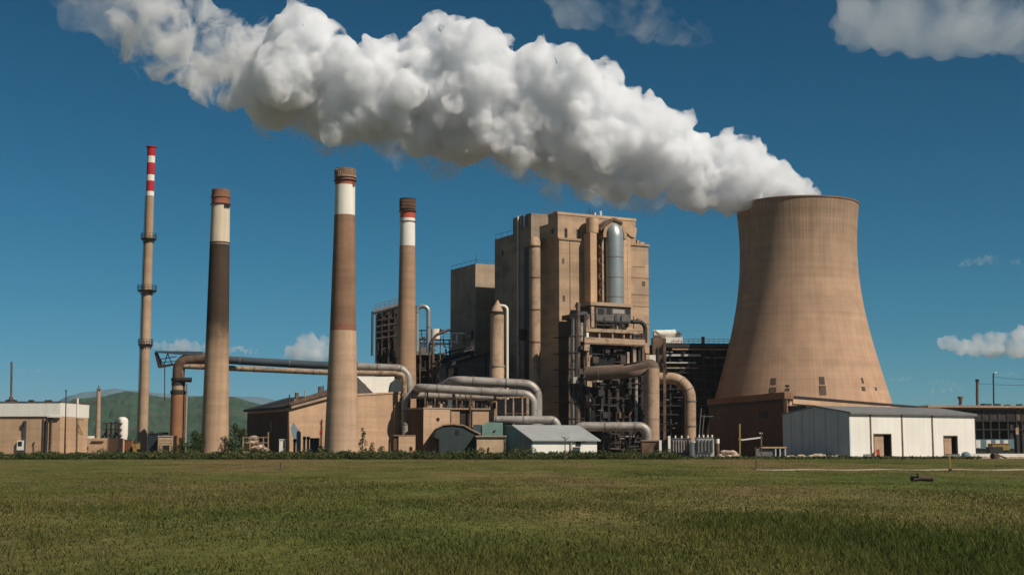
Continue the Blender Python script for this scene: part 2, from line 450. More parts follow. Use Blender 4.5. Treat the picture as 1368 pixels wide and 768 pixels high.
for (px, py, w, h) in [(1033.5, 509, .75, 1.3), (1032.5, 521, .95, 1.2), (1052, 520, .6, .5), (1098, 508, .75, 1.6), (1099, 521, .95, 2.0), (1152, 508, .4, 1.2), (1153.5, 519, .7, .9), (1170, 519, .5, .7)]:
    p = on_tower(px, py); q = Vector((p.x - TX, p.y - TY, 0)).normalized(); t = Vector((-q.y, q.x, 0))
    mb = MB(); c = p
    pts = []
    for dz in (-h * .55, h * .55):
        base = Vector((TX, TY, p.z + dz)) + q * tower_r(p.z + dz)
        pts.append([base - t * w * .8 + q * .10, base + t * w * .8 + q * .10, base + t * w * .8 - q * .3, base - t * w * .8 - q * .3])
    mb.hexa(pts[0], pts[1]); mb.build('vent_opening', 'vent_dark', cooling)

# ================================================================== tall chimneys
t_last = {}
def chimney(name, label, Y, stops, seg, extra=None, cat='chimney'):
    # stops: (py, px_left, px_right) from the ground up; seg: (py_low, py_high, material, part)
    cx = sum(X((a + b) / 2, Y, py) for py, a, b in stops) / len(stops)
    P = [(Z(py, Y), (b - a) / 2 * MPP(Y) * 1.0) for py, a, b in stops]
    zs_, rs_ = [p[0] for p in P], [p[1] for p in P]
    t = thing(name, label, cat, (cx, Y, 0))
    def r(z): return float(np.interp(z, zs_, rs_))
    for lo, hi, m, part in seg:
        z0, z1 = (0.0 if lo is None else Z(lo, Y)), Z(hi, Y)
        n = max(2, int((z1 - z0) / 3)); mb = MB()
        mb.lathe((cx, Y), [(r(z0 + (z1 - z0) * i / n), z0 + (z1 - z0) * i / n) for i in range(n + 1)], 48)
        last = mb.build(part, m, t)
    t_last[t.name] = last
    zt = zs_[-1]
    mb = MB(); mb.lathe((cx, Y), [(r(zt), zt - .001), (r(zt) * .84, zt), (r(zt) * .8, zt - 4)], 48, False); mb.build('flue', 'soot_brick', t)
    return t, cx, r
def ring(t, cx, Y, r, py, m, part, w=.3, h=.35, grow=0):
    z = Z(py, Y); mb = MB(); q = r(z) + grow
    mb.lathe((cx, Y), [(q, z - h / 2), (q + w, z - h / 2), (q + w, z + h / 2), (q, z + h / 2)], 48, False); return mb.build(part, m, t)
def gallery(t, cx, Y, r, py, w=.9):
    z = Z(py, Y); q = r(z); mb = MB()
    mb.lathe((cx, Y), [(q, z - .12), (q + w, z - .12), (q + w, z), (q, z)], 32, False)
    for k in range(16):
        a = 2 * math.pi * k / 16; p = Vector((cx + (q + w) * math.cos(a), Y + (q + w) * math.sin(a), z)); b = 2 * math.pi * (k + 1) / 16
        mb.bar(p, p + Vector((0, 0, 1.1)), .07); p2 = Vector((cx + (q + w) * math.cos(b), Y + (q + w) * math.sin(b), z))
        for h in (.55, 1.1): mb.bar(p + Vector((0, 0, h)), p2 + Vector((0, 0, h)), .06)
        mb.bar(p, Vector((cx + q * math.cos(a), Y + q * math.sin(a), z - 1.0)), .08)
    return mb.build('gallery', 'dark_steel', t)
def ladder(t, cx, Y, r, py0, py1, deg):
    z0, z1 = Z(py0, Y), Z(py1, Y); a = R(deg); mb = MB(); prev = None
    n = int((z1 - z0) / 2.5)
    for i in range(n + 1):
        z = z0 + (z1 - z0) * i / n; q = r(z) + .15
        p = [Vector((cx + q * math.cos(a + s_ / q), Y + q * math.sin(a + s_ / q), z)) for s_ in (-.25, .25)]
        if prev:
            for k in (0, 1): mb.bar(prev[k], p[k], .06)
        mb.bar(p[0], p[1], .06); prev = p
    return mb.build('ladder', 'dark_steel', t)

# slender mast-like stack with a red and white head
t, cx, r = chimney('slim_chimney', 'slender pale concrete chimney with red and white striped head and two galleries', 292,
    [(606, 185, 198), (400, 188.3, 201.2), (260, 195.2, 205.8), (205, 196.7, 207.2), (196, 196.2, 208.0)],
    [(None, 262, 'concrete', 'shaft'), (262, 256, 'white_paint', 'white_band'), (256, 242, 'red_paint', 'red_band'), (242, 234, 'white_paint', 'white_band'),
     (234, 218, 'red_paint', 'red_band'), (218, 209, 'white_paint', 'white_band'), (209, 196, 'red_paint', 'red_band')])
gallery(t, cx, 292, r, 319, .7); gallery(t, cx, 292, r, 388, 1.0); gallery(t, cx, 292, r, 460, .5)
ladder(t, cx, 292, r, 600, 262, -160)
mb = MB(); z = Z(196, 292); mb.lathe((cx, 292), [(r(z), z - .2), (r(z) + .18, z - .2), (r(z) + .18, z), (r(z), z)], 40, False); mb.build('rim', 'red_paint', t)

# chimney with the sooty middle
def soot_mat(Y, py_clear, py_dark, py_top):
    m = mat('soot_stained_concrete', (.40, .262, .165), .12, .12, streak=.15, course=1.3, cdark=.10, bump=.1)
    n, l = m.node_tree.nodes, m.node_tree.links; b = n['Principled BSDF']; src = b.inputs['Base Color'].links[0].from_socket
    geo = n.new('ShaderNodeNewGeometry'); sep = n.new('ShaderNodeSeparateXYZ'); l.new(geo.outputs['Position'], sep.inputs[0])
    ns = n.new('ShaderNodeTexNoise'); ns.inputs['Scale'].default_value = .5; ns.inputs['Detail'].default_value = 5; l.new(geo.outputs['Position'], ns.inputs['Vector'])
    a = n.new('ShaderNodeMath'); a.operation = 'MULTIPLY_ADD'; a.inputs[1].default_value = 5; l.new(ns.outputs['Fac'], a.inputs[0]); l.new(sep.outputs['Z'], a.inputs[2])
    mr = n.new('ShaderNodeMapRange'); l.new(a.outputs[0], mr.inputs['Value']); mr.inputs['From Min'].default_value = Z(py_clear, Y) + 2.5; mr.inputs['From Max'].default_value = Z(py_dark, Y) + 2.5
    mr.interpolation_type = 'SMOOTHSTEP'
    mx = n.new('ShaderNodeMix'); mx.data_type = 'RGBA'; mx.blend_type = 'MULTIPLY'; l.new(mr.outputs['Result'], mx.inputs['Factor']); l.new(src, mx.inputs['A'])
    mx.inputs['B'].default_value = (.135, .13, .135, 1); l.new(mx.outputs['Result'], b.inputs['Base Color'])
    return m
M['soot_mid'] = soot_mat(262, 492, 418, 326)
t, cx, r = chimney('sooty_chimney', 'concrete chimney blackened with soot along its middle below a cream band', 262,
    [(606, 268.5, 305.5), (470, 275, 306), (330, 280, 306.5), (280, 282, 306.8), (254, 282.5, 307)],
    [(None, 327, 'soot_mid', 'shaft'), (327, 274, 'cream_paint', 'painted_band'), (274, 262, 'brick_red', 'collar'), (262, 254, 'brick_brown', 'crown_course')])
ring(t, cx, 262, r, 263.5, 'brick_brown', 'ledge', .15, .3); ring(t, cx, 262, r, 273.5, 'dark_steel', 'ledge', .2, .15)
ring(t, cx, 262, r, 325, 'soot_brick', 'ledge', .05, .3)
mb = MB(); z = Z(276, 262)
for k in range(3):
    a = R(-50 + 14 * k); mb.bar((cx + (r(z) + .1) * math.cos(a), 262 + (r(z) + .1) * math.sin(a), z - .4), (cx + (r(z) + .1) * math.cos(a), 262 + (r(z) + .1) * math.sin(a), z + .3), .3)
mb.build('lamp_bracket', 'dark_steel', t)

# the tallest brick chimney
M['brick_course'] = mat('reddish_brick_course', (.24, .105, .062), .15, .3, course=.6)
M['brick_tall'] = mat('brown_banded_brick', (.235, .132, .08), .14, .1, streak=.12, course=2.2, cdark=.16, bump=.2)
t, cx, r = chimney('brick_chimney', 'tall red-brown brick chimney with plain white band and ribbed brown crown', 256,
    [(612, 433, 479), (440, 441, 476), (290, 446.5, 474.5), (240, 447.5, 474.5), (226, 447.0, 475)],
    [(None, 442, 'concrete_warm', 'shaft_base'), (442, 434, 'brick_course', 'red_course'), (434, 288, 'brick_tall', 'shaft'), (288, 248, 'white_paint', 'painted_band'),
     (248, 237, 'brick_red', 'collar'), (237, 226, 'brick_brown', 'crown_course')])
ring(t, cx, 256, r, 237, 'tan_steel', 'ledge', .2, .25); ring(t, cx, 256, r, 242, 'dark_steel', 'ledge', .25, .12)
mb = MB(); z0, z1 = Z(236, 256), Z(227, 256)
for k in range(36):
    a = 2 * math.pi * k / 36; q = r(z0) + .06; mb.bar((cx + q * math.cos(a), 256 + q * math.sin(a), z0), (cx + q * math.cos(a), 256 + q * math.sin(a), z1), .16)
mb.build('crown_rib', 'tan_steel', t_last[t.name])
mb = MB(); z = Z(247, 256)
for a in (-30, -24): mb.bar((cx + (r(z) + .1) * math.cos(R(a)), 256 + (r(z) + .1) * math.sin(R(a)), z - .4), (cx + (r(z) + .1) * math.cos(R(a)), 256 + (r(z) + .1) * math.sin(R(a)), z + .4), .3)
mb.build('lamp_bracket', 'orange', t)

# chimney with the burnt black crown
M['red_orange'] = mat('worn_red_orange_paint', (.50, .085, .045), .2, .4, tint2=(.36, .10, .07))
M['brown_conc'] = mat('brownish_concrete', (.33, .205, .125), .12, .1, streak=.14, course=1.4, cdark=.12, bump=.15)
t, cx, r = chimney('black_crowned_chimney', 'tan chimney with charred black crown above worn red and white paint', 300,
    [(606, 528, 558), (480, 531, 556.5), (330, 533.3, 554.2), (285, 534, 554), (266, 532.6, 554.9)],
    [(None, 329, 'brown_conc', 'shaft'), (329, 298, 'white_paint', 'painted_band'), (298, 292, 'white_paint', 'worn_band'), (292, 282, 'red_orange', 'red_band'), (282, 266, 'soot_brick', 'crown_course')])
for py, g_ in ((282.6, .3), (296.5, .16)): ring(t, cx, 300, r, py, 'rust_steel', 'ledge', g_, .14)
mb = MB(); z0, z1 = Z(280, 300), Z(267, 300)
for row in range(3):
    for k in range(30):
        a = 2 * math.pi * (k + .5 * row) / 30; q = r(z0) + .05; zz0 = z0 + (z1 - z0) * row / 3
        mb.bar((cx + q * math.cos(a), 300 + q * math.sin(a), zz0), (cx + q * math.cos(a), 300 + q * math.sin(a), zz0 + .55), .2)
mb.build('crown_rib', 'brick_brown', t_last[t.name])

# ================================================================== steam plume and clouds
def icosphere(sub):
    bm = bmesh.new(); bmesh.ops.create_icosphere(bm, subdivisions=sub, radius=1.0)
    v = np.array([q.co[:] for q in bm.verts]); f = np.array([[x.index for x in q.verts] for q in bm.faces]); bm.free(); return v, f
ICO = {s: icosphere(s) for s in (2, 3)}
def blob_mesh(name, balls, voxel, disp=(), shrink=0.0, keep=None):
    """one skin grown round many balls (x, y, z, r), crinkled by cloud textures"""
    vs_, fs, k = [], [], 0
    for x, y, z, r in balls:
        v, f = ICO[3 if r > voxel * 7 else 2]
        if r - shrink < voxel * 1.1: continue
        vs_.append(v * (r - shrink) + (x, y, z)); fs.append(f + k); k += len(v)
    v, f = np.vstack(vs_), np.vstack(fs)
    me = bpy.data.meshes.new(name); me.from_pydata(v.tolist(), [], f.tolist())
    o = bpy.data.objects.new(name, me); COL.objects.link(o)
    md = o.modifiers.new('r', 'REMESH'); md.mode = 'VOXEL'; md.voxel_size = voxel; md.use_smooth_shade = True
    sm = o.modifiers.new('s', 'SMOOTH'); sm.iterations = 3; sm.factor = .5
    for i, (sc, st) in enumerate(disp):
        tx = bpy.data.textures.new(name + str(i), 'CLOUDS'); tx.noise_scale = sc; tx.noise_depth = 2; tx.noise_basis = 'ORIGINAL_PERLIN'
        dm = o.modifiers.new('d%d' % i, 'DISPLACE'); dm.texture = tx; dm.strength = st; dm.mid_level = .5; dm.texture_coords = 'GLOBAL'
    dg = bpy.context.evaluated_depsgraph_get(); dg.update()
    me2 = bpy.data.meshes.new_from_object(o.evaluated_get(dg)); me2.name = name
    o.modifiers.clear(); o.data = me2; bpy.data.meshes.remove(me)
    me2.polygons.foreach_set('use_smooth', [True] * len(me2.polygons)); me2.materials.clear()
    return o
def centre(o, c):
    c = Vector(c); o.data.transform(Matrix.Translation(-c)); o.location = c; return o
def vol_mat(name, dens, scale=None, lo=.45, hi=.62, col=(1, 1, 1), aniso=.25, film=0.0):
    m = bpy.data.materials.new(name); m.use_nodes = True; n, l = m.node_tree.nodes, m.node_tree.links
    for q in list(n):
        if q.type != 'OUTPUT_MATERIAL': n.remove(q)
    out = [q for q in n if q.type == 'OUTPUT_MATERIAL'][0]
    v = n.new('ShaderNodeVolumePrincipled'); v.inputs['Color'].default_value = (*col, 1); v.inputs['Anisotropy'].default_value = aniso; v.inputs['Density'].default_value = dens
    l.new(v.outputs[0], out.inputs['Volume'])
    if scale:
        tc = n.new('ShaderNodeTexCoord'); t = n.new('ShaderNodeTexNoise'); t.inputs['Scale'].default_value = scale; t.inputs['Detail'].default_value = 6; t.inputs['Roughness'].default_value = .62
        t.inputs['Distortion'].default_value = .4
        l.new(tc.outputs['Object'], t.inputs['Vector']); mr = n.new('ShaderNodeMapRange'); l.new(t.outputs['Fac'], mr.inputs['Value'])
        mr.inputs['From Min'].default_value = lo; mr.inputs['From Max'].default_value = hi; mr.inputs['To Max'].default_value = dens; l.new(mr.outputs['Result'], v.inputs['Density'])
    return m

def steam_mat(name, dens, scale, lo, hi, dmin, film, aniso=.2, col=.97, dist=.6):
    m = vol_mat(name, dens, scale, lo, hi, (col, min(1, col + .006), min(1, col + .016)), aniso); n, l = m.node_tree.nodes, m.node_tree.links
    for q in n:
        if q.type == 'MAP_RANGE': q.inputs['To Min'].default_value = dmin
        if q.type == 'TEX_NOISE': q.inputs['Distortion'].default_value = dist
    if film:                                         # the faint white veil where the steam meets clear air
        b = n.new('ShaderNodeBsdfPrincipled'); b.inputs['Base Color'].default_value = (.86, .86, .86, 1); b.inputs['Roughness'].default_value = 1
        b.inputs['Specular IOR Level'].default_value = 0; b.inputs['Alpha'].default_value = film
        out = [q for q in n if q.type == 'OUTPUT_MATERIAL'][0]; l.new(b.outputs[0], out.inputs['Surface'])
    return m
M['steam'] = steam_mat('dense_white_steam', 1.5, .20, .39, .72, .0, .015, col=.974, dist=.25)
M['steam'].cycles.volume_step_rate = .25
M['steam_rag'] = steam_mat('ragged_steam', .22, .16, .44, .70, 0.0, 0, col=.9)
M['steam_torn'] = steam_mat('torn_steam', .55, .105, .51, .66, 0.0, 0, col=.95, dist=1.2)
M['steam_wisp'] = steam_mat('drifting_steam', .10, .08, .42, .72, 0.0, 0, col=.9)
M['cloud'] = steam_mat('cloud_vapour', .02, .010, .38, .66, 0.0, .0)

# spine of the plume in the picture: px, upper edge, lower edge, distance
spine = [(1092, 263, 282, 346), (1065, 254, 288, 345), (1035, 240, 291, 344), (1000, 216, 288, 343), (960, 192, 286, 342), (915, 176, 280, 341), (860, 142, 276, 341), (800, 112, 272, 341), (735, 84, 252, 342), (670, 72, 232, 343), (605, 44, 226, 344), (540, 66, 212, 345), (480, 62, 202, 346), (430, 40, 194, 347), (385, 24, 184, 348), (345, 50, 168, 349)]
torn = [(400, 0, 180, 348), (345, 30, 168, 349), (300, 5, 150, 350), (250, -20, 135, 351), (205, -25, 122, 352), (172, -10, 92, 353)]
wisp = [(200, -25, 95, 353), (165, -25, 72, 353), (130, -30, 58, 354), (80, -45, 42, 354)]
def along(sp, t):
    q = np.array(sp, float); k = t * (len(q) - 1); i = min(int(k), len(q) - 2); return q[i] + (q[i + 1] - q[i]) * (k - i)
def grow(rng, big, n1, n2, n3, s1=(.28, .58), s2=(.26, .55), s3=(.28, .5), up=.3):
    """billows on billows, the finer ones mostly on the upper and sunny side"""
    out = list(big); lv = big
    for n, sz in ((n1, s1), (n2, s2), (n3, s3)):
        nxt = []
        for x, y, z, r in lv:
            for k in range(n):
                d = rng.normal(0, 1, 3); d += np.array((.2, -.35, up)); d /= np.linalg.norm(d); q = r * rng.uniform(*sz)
                if q < .42: continue
                p = np.array((x, y, z)) + d * (r - q * rng.uniform(.05, .5)); nxt.append((*p, q))
        out += nxt; lv = nxt
    return out
rng = np.random.default_rng(23)
big = []
N = 60
for i in range(N):
    t = ((i + .5) / N); px, y0, y1, Y = along(spine, t); half = (y1 - y0) / 2 + 5; cyp = (y0 + y1) / 2 + 2
    for k in range(4):
        r_px = half * (rng.uniform(.18, .30) if k else rng.uniform(.32, .50)); a = rng.uniform(0, 2 * math.pi); q = math.sqrt(rng.uniform(0.1, 1)); free = half * .93 - r_px
        w = W(px + rng.uniform(-14, 14) * min(1, half / 60), cyp + math.sin(a) * q * free, Y + math.cos(a) * q * free * MPP(Y) * .85); big.append((w.x, w.y, w.z, r_px * MPP(Y)))
for px, py, r_px in ((398, 50, 48), (380, 95, 50), (440, 80, 46), (578, 60, 38), (622, 62, 42), (560, 110, 55), (650, 110, 60), (716, 92, 40), (760, 112, 46), (700, 160, 62), (800, 150, 56), (858, 158, 38), (880, 190, 52), (955, 210, 30), (1008, 232, 22), (985, 245, 34), (1088, 268, 11), (1078, 262, 15), (1066, 255, 20), (1050, 245, 25), (1034, 238, 27), (1016, 228, 30), (992, 216, 31), (966, 206, 34), (500, 110, 54), (470, 140, 50), (930, 235, 45)):
    w = W(px + rng.uniform(-4, 4), py + 4, (345 if px > 1010 else 338) + rng.uniform(-5, 5)); big.append((w.x, w.y, w.z, r_px * MPP(340)))
balls = grow(rng, big, 8, 4, 3, s1=(.22, .5))
plume = blob_mesh('steam_plume', balls, .40, [(7.0, 3.2), (2.4, 1.25), (.9, .35)])
plume.data.materials.append(M['steam'])
pc = W(760, 170, 342); centre(plume, pc)
tag(plume, 'long billowing white steam plume drifting away from the cooling tower rim', 'steam')
# thin ragged steam hanging under and around it
rg = []
for i in range(120):
    t = rng.uniform(.05, 1); px, y0, y1, Y = along(spine, t); half = (y1 - y0) / 2
    w = W(px, y1 - half * rng.uniform(.0, .35), Y + rng.uniform(-.5, .5) * half * MPP(Y)); q = half * MPP(Y) * rng.uniform(.14, .30); rg.append((w.x, w.y, w.z, q))
rag = blob_mesh('ragged_underside', grow(rng, rg, 3, 2, 0, up=-.3), .8, [(5, 3.0), (1.6, 1.2)])
rag.data.materials.append(M['steam_rag']); centre(rag, pc); rag.parent = plume; rag.location = (0, 0, 0); rag['label'] = 'thin ragged steam fraying off the grey underside'
def tail(name, sp, n, per, m, seed, label, voxel=1.0):
    r2 = np.random.default_rng(seed); wb = []
    for i in range(n):
        t = (i + .5) / n; px, y0, y1, Y = along(sp, t); half = (y1 - y0) / 2
        for k in range(per):
            r_px = half * r2.uniform(.32, .6); w = W(px + r2.uniform(-12, 12), (y0 + y1) / 2 + r2.uniform(-1, 1) * (half - r_px), Y + r2.uniform(-7, 7)); wb.append((w.x, w.y, w.z, r_px * MPP(Y)))
    wb = grow(r2, wb, 3, 2, 0, up=.2)
    o = blob_mesh(name, wb, voxel, [(6, 3.0), (2, 1.2)])
    o.data.materials.append(M[m]); centre(o, pc); o.parent = plume; o.location = (0, 0, 0); o['label'] = label; return o
tail('torn_end', torn, 20, 3, 'steam_torn', 5, 'torn end of the plume with blue sky showing through holes')
tail('faint_wisp', wisp, 9, 3, 'steam_wisp', 6, 'faint grey wisp trailing off the torn end')

# ================================================================== boiler house
BH = Frame(X(748, 290), 290, 28)
def part(t, name, m, fn, label=None):
    mb = MB(); fn(mb); return mb.build(name, m, t, label)
def onf(F, v, *pts): return [F.hit(px, py, v) for px, py in pts]
def fpx(mb, F, v0, v1, x0, x1, ylo, yhi, z0=None):   # a box measured on the photograph, on a building's front
    u0, u1 = F.hit(x0, (ylo + yhi) / 2, v0)[0], F.hit(x1, (ylo + yhi) / 2, v0)[0]; xm = (x0 + x1) / 2
    zb = z0 if z0 is not None else F.hit(xm, ylo, v0)[1]; return mb.fbox(F, u0, u1, v0, v1, zb, F.hit(xm, yhi, v0)[1])
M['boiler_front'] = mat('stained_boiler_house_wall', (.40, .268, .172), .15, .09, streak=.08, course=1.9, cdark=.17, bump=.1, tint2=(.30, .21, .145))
M['boiler_shade'] = mat('shaded_grey_brown_tower_wall', (.31, .23, .165), .16, .1, streak=.12, course=1.9, cdark=.15, bump=.1, tint2=(.22, .165, .12))  # greyer, darker copy of the front wall with the towers' shade in it
boiler = thing('boiler_house', 'massive tan boiler house with stepped concrete towers', 'power station', BH.o)
vM = BH.hitl(721, 420)[0]; uR = BH.hit(868, 500)[0]; zc = BH.hit(748, 320)[1]; zt = BH.hit(748, 286)[1]; u851 = BH.hit(851, 310)[0]
part(boiler, 'main_wall', 'boiler_front', lambda m: m.fbox(BH, 0, uR, 0, vM, 0, zc))
part(boiler, 'rear_wall', 'boiler_shade', lambda m: m.fbox(BH, 9, uR - .1, vM, 24, 0, zc - 1))
part(boiler, 'cornice', 'concrete', lambda m: m.fbox(BH, -.25, uR + .25, -.25, vM + .1, zc, zc + .45))
part(boiler, 'upper_storey', 'boiler_front', lambda m: (m.fbox(BH, 0, u851, .5, vM * .55, zc + .45, zt), m.fbox(BH, 0, u851, vM * .55, vM, zc + .45, zt - 1.5)))
part(boiler, 'parapet', 'brick', lambda m: (m.fbox(BH, -.12, u851 + .12, .38, .9, zt, zt + .55), m.fbox(BH, -.12, .5, .9, vM * .55, zt, zt + .55)))
for x0, x1, y0, y1 in [(754.5, 756.8, 320, 305), (756.9, 757.8, 318, 306), (770.5, 774.5, 322, 306.5), (844, 846.5, 335, 328)]:
    part(boiler, 'slot_window', 'dark_window', lambda m: fpx(m, BH, .44, .6, x0, x1, y0, y1))
def arch(m):
    u0, u1 = BH.hit(758, 310, .45)[0], BH.hit(765.5, 310, .45)[0]; z0 = BH.hit(760, 319, .45)[1]; z1 = BH.hit(760, 306, .45)[1]; c, r = (u0 + u1) / 2, (u1 - u0) / 2
    m.sideprism(BH, [(u0, z0), (u1, z0)] + [(c + r * math.cos(a), z1 + r * math.sin(a)) for a in np.linspace(0, math.pi, 9)], .42, .6)
part(boiler, 'blind_arch', 'brick_pink', arch)
part(boiler, 'slot_window', 'dark_window', lambda m: m.fbox(BH, -.05, .3, 2.2, 3.3, BH.hitl(739, 312)[1], BH.hitl(739, 306)[1]))
# pilaster and its round-topped head beside the silver duct
part(boiler, 'pilaster', 'brick_pink', lambda m: fpx(m, BH, -2.8, 0, 789, 797.5, 430, 311))
part(boiler, 'pilaster_head', 'brick_pink', lambda m: (m.tube([BH.p(BH.hit(791.5, 300, -1.6)[0], -1.5, BH.hit(790, 310, -2.8)[1]), BH.p(BH.hit(791.5, 300, -1.6)[0], -1.5, BH.hit(790, 290.5, -2.8)[1])], 1.35, 20)))
part(boiler, 'recess_shade', 'dark_window', lambda m: fpx(m, BH, -.12, .3, 798, 833.3, 405, 312))  # dark sheet paints the shade of a recess behind stairs and duct
def flights(m):
    zs_ = np.linspace(BH.hit(803, 402)[1], BH.hit(803, 318)[1], 9); ua, ub = BH.hit(799, 350, -.8)[0], BH.hit(803.5, 350, -.8)[0]
    for i in range(8):
        a, b = (ua, ub) if i % 2 else (ub, ua); m.bar(BH.p(a, -.8, zs_[i]), BH.p(b, -.8, zs_[i + 1]), .8, .25)
part(boiler, 'stair_flight', 'rust_steel', flights)
part(boiler, 'pilaster', 'tan_steel', lambda m: fpx(m, BH, -1.6, 0, 804.5, 807, 408, 318))
part(boiler, 'pilaster', 'brick_pink', lambda m: fpx(m, BH, -1.3, 0, 833.5, 843, 432, 316))
part(boiler, 'pilaster', 'brick', lambda m: (fpx(m, BH, -1.36, .0, 838.5, 839.2, 432, 318)))
def fascia(m):
    pts = onf(BH, -1.6, (827, 299), (842, 315.5), (849, 318), (850, 312), (851, 305), (838, 297.5)); m.sideprism(BH, pts, -1.6, .5)
part(boiler, 'sloping_fascia', 'brick_pink', fascia)
def hood(m):
    c = BH.hit(820, 310, -2)[0]; zb = BH.hit(820, 316, -2)[1]; ro, ri = 3.0, 2.25; A = np.linspace(R(-8), R(188), 18)
    m.sideprism(BH, [(c + ro * math.cos(a), zb + ro * 1.15 * math.sin(a)) for a in A] + [(c + ri * math.cos(a), zb + ri * 1.15 * math.sin(a)) for a in A[::-1]], -2.6, 2.0)
part(boiler, 'duct_hood', 'concrete', hood)
def hoodroof(m):
    pts = onf(BH, -2.2, (799, 307), (806, 299), (818, 291.5), (829, 297), (829.5, 300), (817, 294.5), (806.5, 302), (801, 309)); m.sideprism(BH, pts, -3.0, 3)
part(boiler, 'hood_roof', 'rust_steel', hoodroof)
cD = BH.hit(820.5, 350, -2)[0]; zb, ztp = BH.hit(820, 412, -2)[1], BH.hit(820, 306, -2)[1]
sil = MB(); sil.tube(bend([BH.p(cD, -2, zb), BH.p(cD, -2, ztp), BH.p(cD, 3.5, ztp + 1.0)], 2.4, 10), 2.02, 32)
gd = sil.build('gas_duct', 'silver', boiler)
for py in (398, 372, 345):
    part(gd, 'duct_band', 'steel', lambda m: m.tube([BH.p(cD, -2, BH.hit(820, py, -2)[1]), BH.p(cD, -2, BH.hit(820, py - 1, -2)[1])], 2.06, 32))
for x0, x1 in ((851.5, 854), (855.5, 861)):
    part(boiler, 'buttress', 'brick_pink', lambda m: fpx(m, BH, .3, 3, x0, x1, 340, 321 if x0 < 853 else 323.5))
for x0, x1, py in ((840, 868, 371), (843, 868, 393.5), (842, 868, 409), (845, 862, 356), (845, 868, 432)):
    part(boiler, 'open_joint', 'rust_steel', lambda m: fpx(m, BH, -.03, .02, x0, x1, py + .8, py))
for px, y0, y1, w, m_ in ((785, 291, 281, .14, 'dark_steel'), (788.5, 291, 278, .14, 'dark_steel'), (792, 291, 281, .14, 'dark_steel'), (803.5, 300, 282, .42, 'white_paint'), (796, 292, 284, .3, 'white_paint'), (835.5, 300, 289, .12, 'dark_steel')):
    part(boiler, 'roof_mast', m_, lambda m: m.bar(BH.p(BH.hit(px, y0, 1)[0], 1.2, BH.hit(px, y0, 1)[1] - 1), BH.p(BH.hit(px, y0, 1)[0], 1.2, BH.hit(px, y1, 1)[1]), w))
for x0, x1, y0, y1 in ((751, 754, 352, 345), (752, 755, 402, 395), (858, 862, 382, 376)): part(boiler, 'louvre', 'rust_steel', lambda m: fpx(m, BH, -.06, .1, x0, x1, y0, y1))
for px, y0, y1 in ((762.3, 470, 322), (776.8, 420, 330)): part(boiler, 'conduit', 'tan_steel', lambda m: m.bar(BH.p(BH.hit(px, y0, -.1)[0], -.1, BH.hit(px, y0)[1]), BH.p(BH.hit(px, y0, -.1)[0], -.1, BH.hit(px, y1)[1]), .1))
# the stepped towers behind
T2 = Frame(X(710, 308), 308, 28); T3 = Frame(X(694.5, 313.5), 313.5, 28); T4 = Frame(X(634.5, 333), 333, 28)
z2 = T2.hit(710, 284.5)[1]; v2 = T2.hitl(693.5, 292)[0]
part(boiler, 'stair_tower', 'boiler_shade', lambda m: m.fbox(T2, 0, 13, 0, v2 + 3, 0, z2))
twn = part(boiler, 'tower_window', 'pipe_blue', lambda m: m.fbox(T2, -.12, .1, T2.hitl(705, 297)[0], T2.hitl(697.5, 297)[0], T2.hitl(701, 304)[1], T2.hitl(701, 289)[1]))
part(twn, 'window_frame', 'white_paint', lambda m: m.fbox(T2, -.2, -.02, T2.hitl(701.6, 297)[0], T2.hitl(700.4, 297)[0], T2.hitl(701, 303)[1], T2.hitl(701, 288)[1]))
part(boiler, 'slot_shade', 'dark_window', lambda m: m.fbox(T2, -.06, .1, T2.hitl(706.5, 400)[0], T2.hitl(700.5, 400)[0], 0, T2.hitl(703, 330)[1]))  # dark strip on the wall face paints a shaded recess
part(boiler, 'downpipe', 'white_paint', lambda m: m.tube([T2.p(-.3, v2, 20), T2.p(-.3, v2, T2.hitl(693.5, 289)[1])], .2, 8))  # white tube drawn for the bright highlight on the tower corner
part(boiler, 'roof_equipment', 'rust_steel', lambda m: (m.bar(T2.p(4.5, .5, z2 - 1.2), T2.p(8, -1.5, z2 - .4), .5), m.fbox(T2, 6.2, 7.4, -.6, .8, z2 - 1, z2 + .8), rail(m, [T2.p(3, .3, z2), T2.p(9, .3, z2)], 1.0)))
z3 = T3.hit(694.5, 310.5)[1]; v3 = T3.hitl(661, 316)[0]
part(boiler, 'middle_tower', 'boiler_shade', lambda m: m.fbox(T3, 0, 16, 0, v3, 0, z3))
part(boiler, 'slot_window', 'dark_window', lambda m: m.fbox(T3, -.05, .2, T3.hitl(672.5, 340)[0], T3.hitl(670, 340)[0], T3.hitl(671, 342)[1], T3.hitl(671, 335)[1]))
z4 = T4.hit(634.5, 352)[1]; v4 = T4.hitl(602, 362)[0]
part(boiler, 'low_tower', 'boiler_shade', lambda m: m.fbox(T4, 0, 14, 0, v4, 0, z4))
part(boiler, 'roof_rail', 'dark_steel', lambda m: (rail(m, [T4.p(.2, v4, z4), T4.p(.2, .2, z4), T4.p(12, .2, z4)], 1.0, .06, 2.6, 1), m.bar(T4.p(.3, .3, z4), T4.p(.3, .3, z4 + 2.2), .1), rail(m, [T3.p(.2, v3, z3), T3.p(.2, .2, z3)], 1.1, .06, 2.6, 1)))
part(boiler, 'link_wall', 'boiler_shade', lambda m: m.fbox(T2, 6, 22, 3, 26, 0, zc - 6))

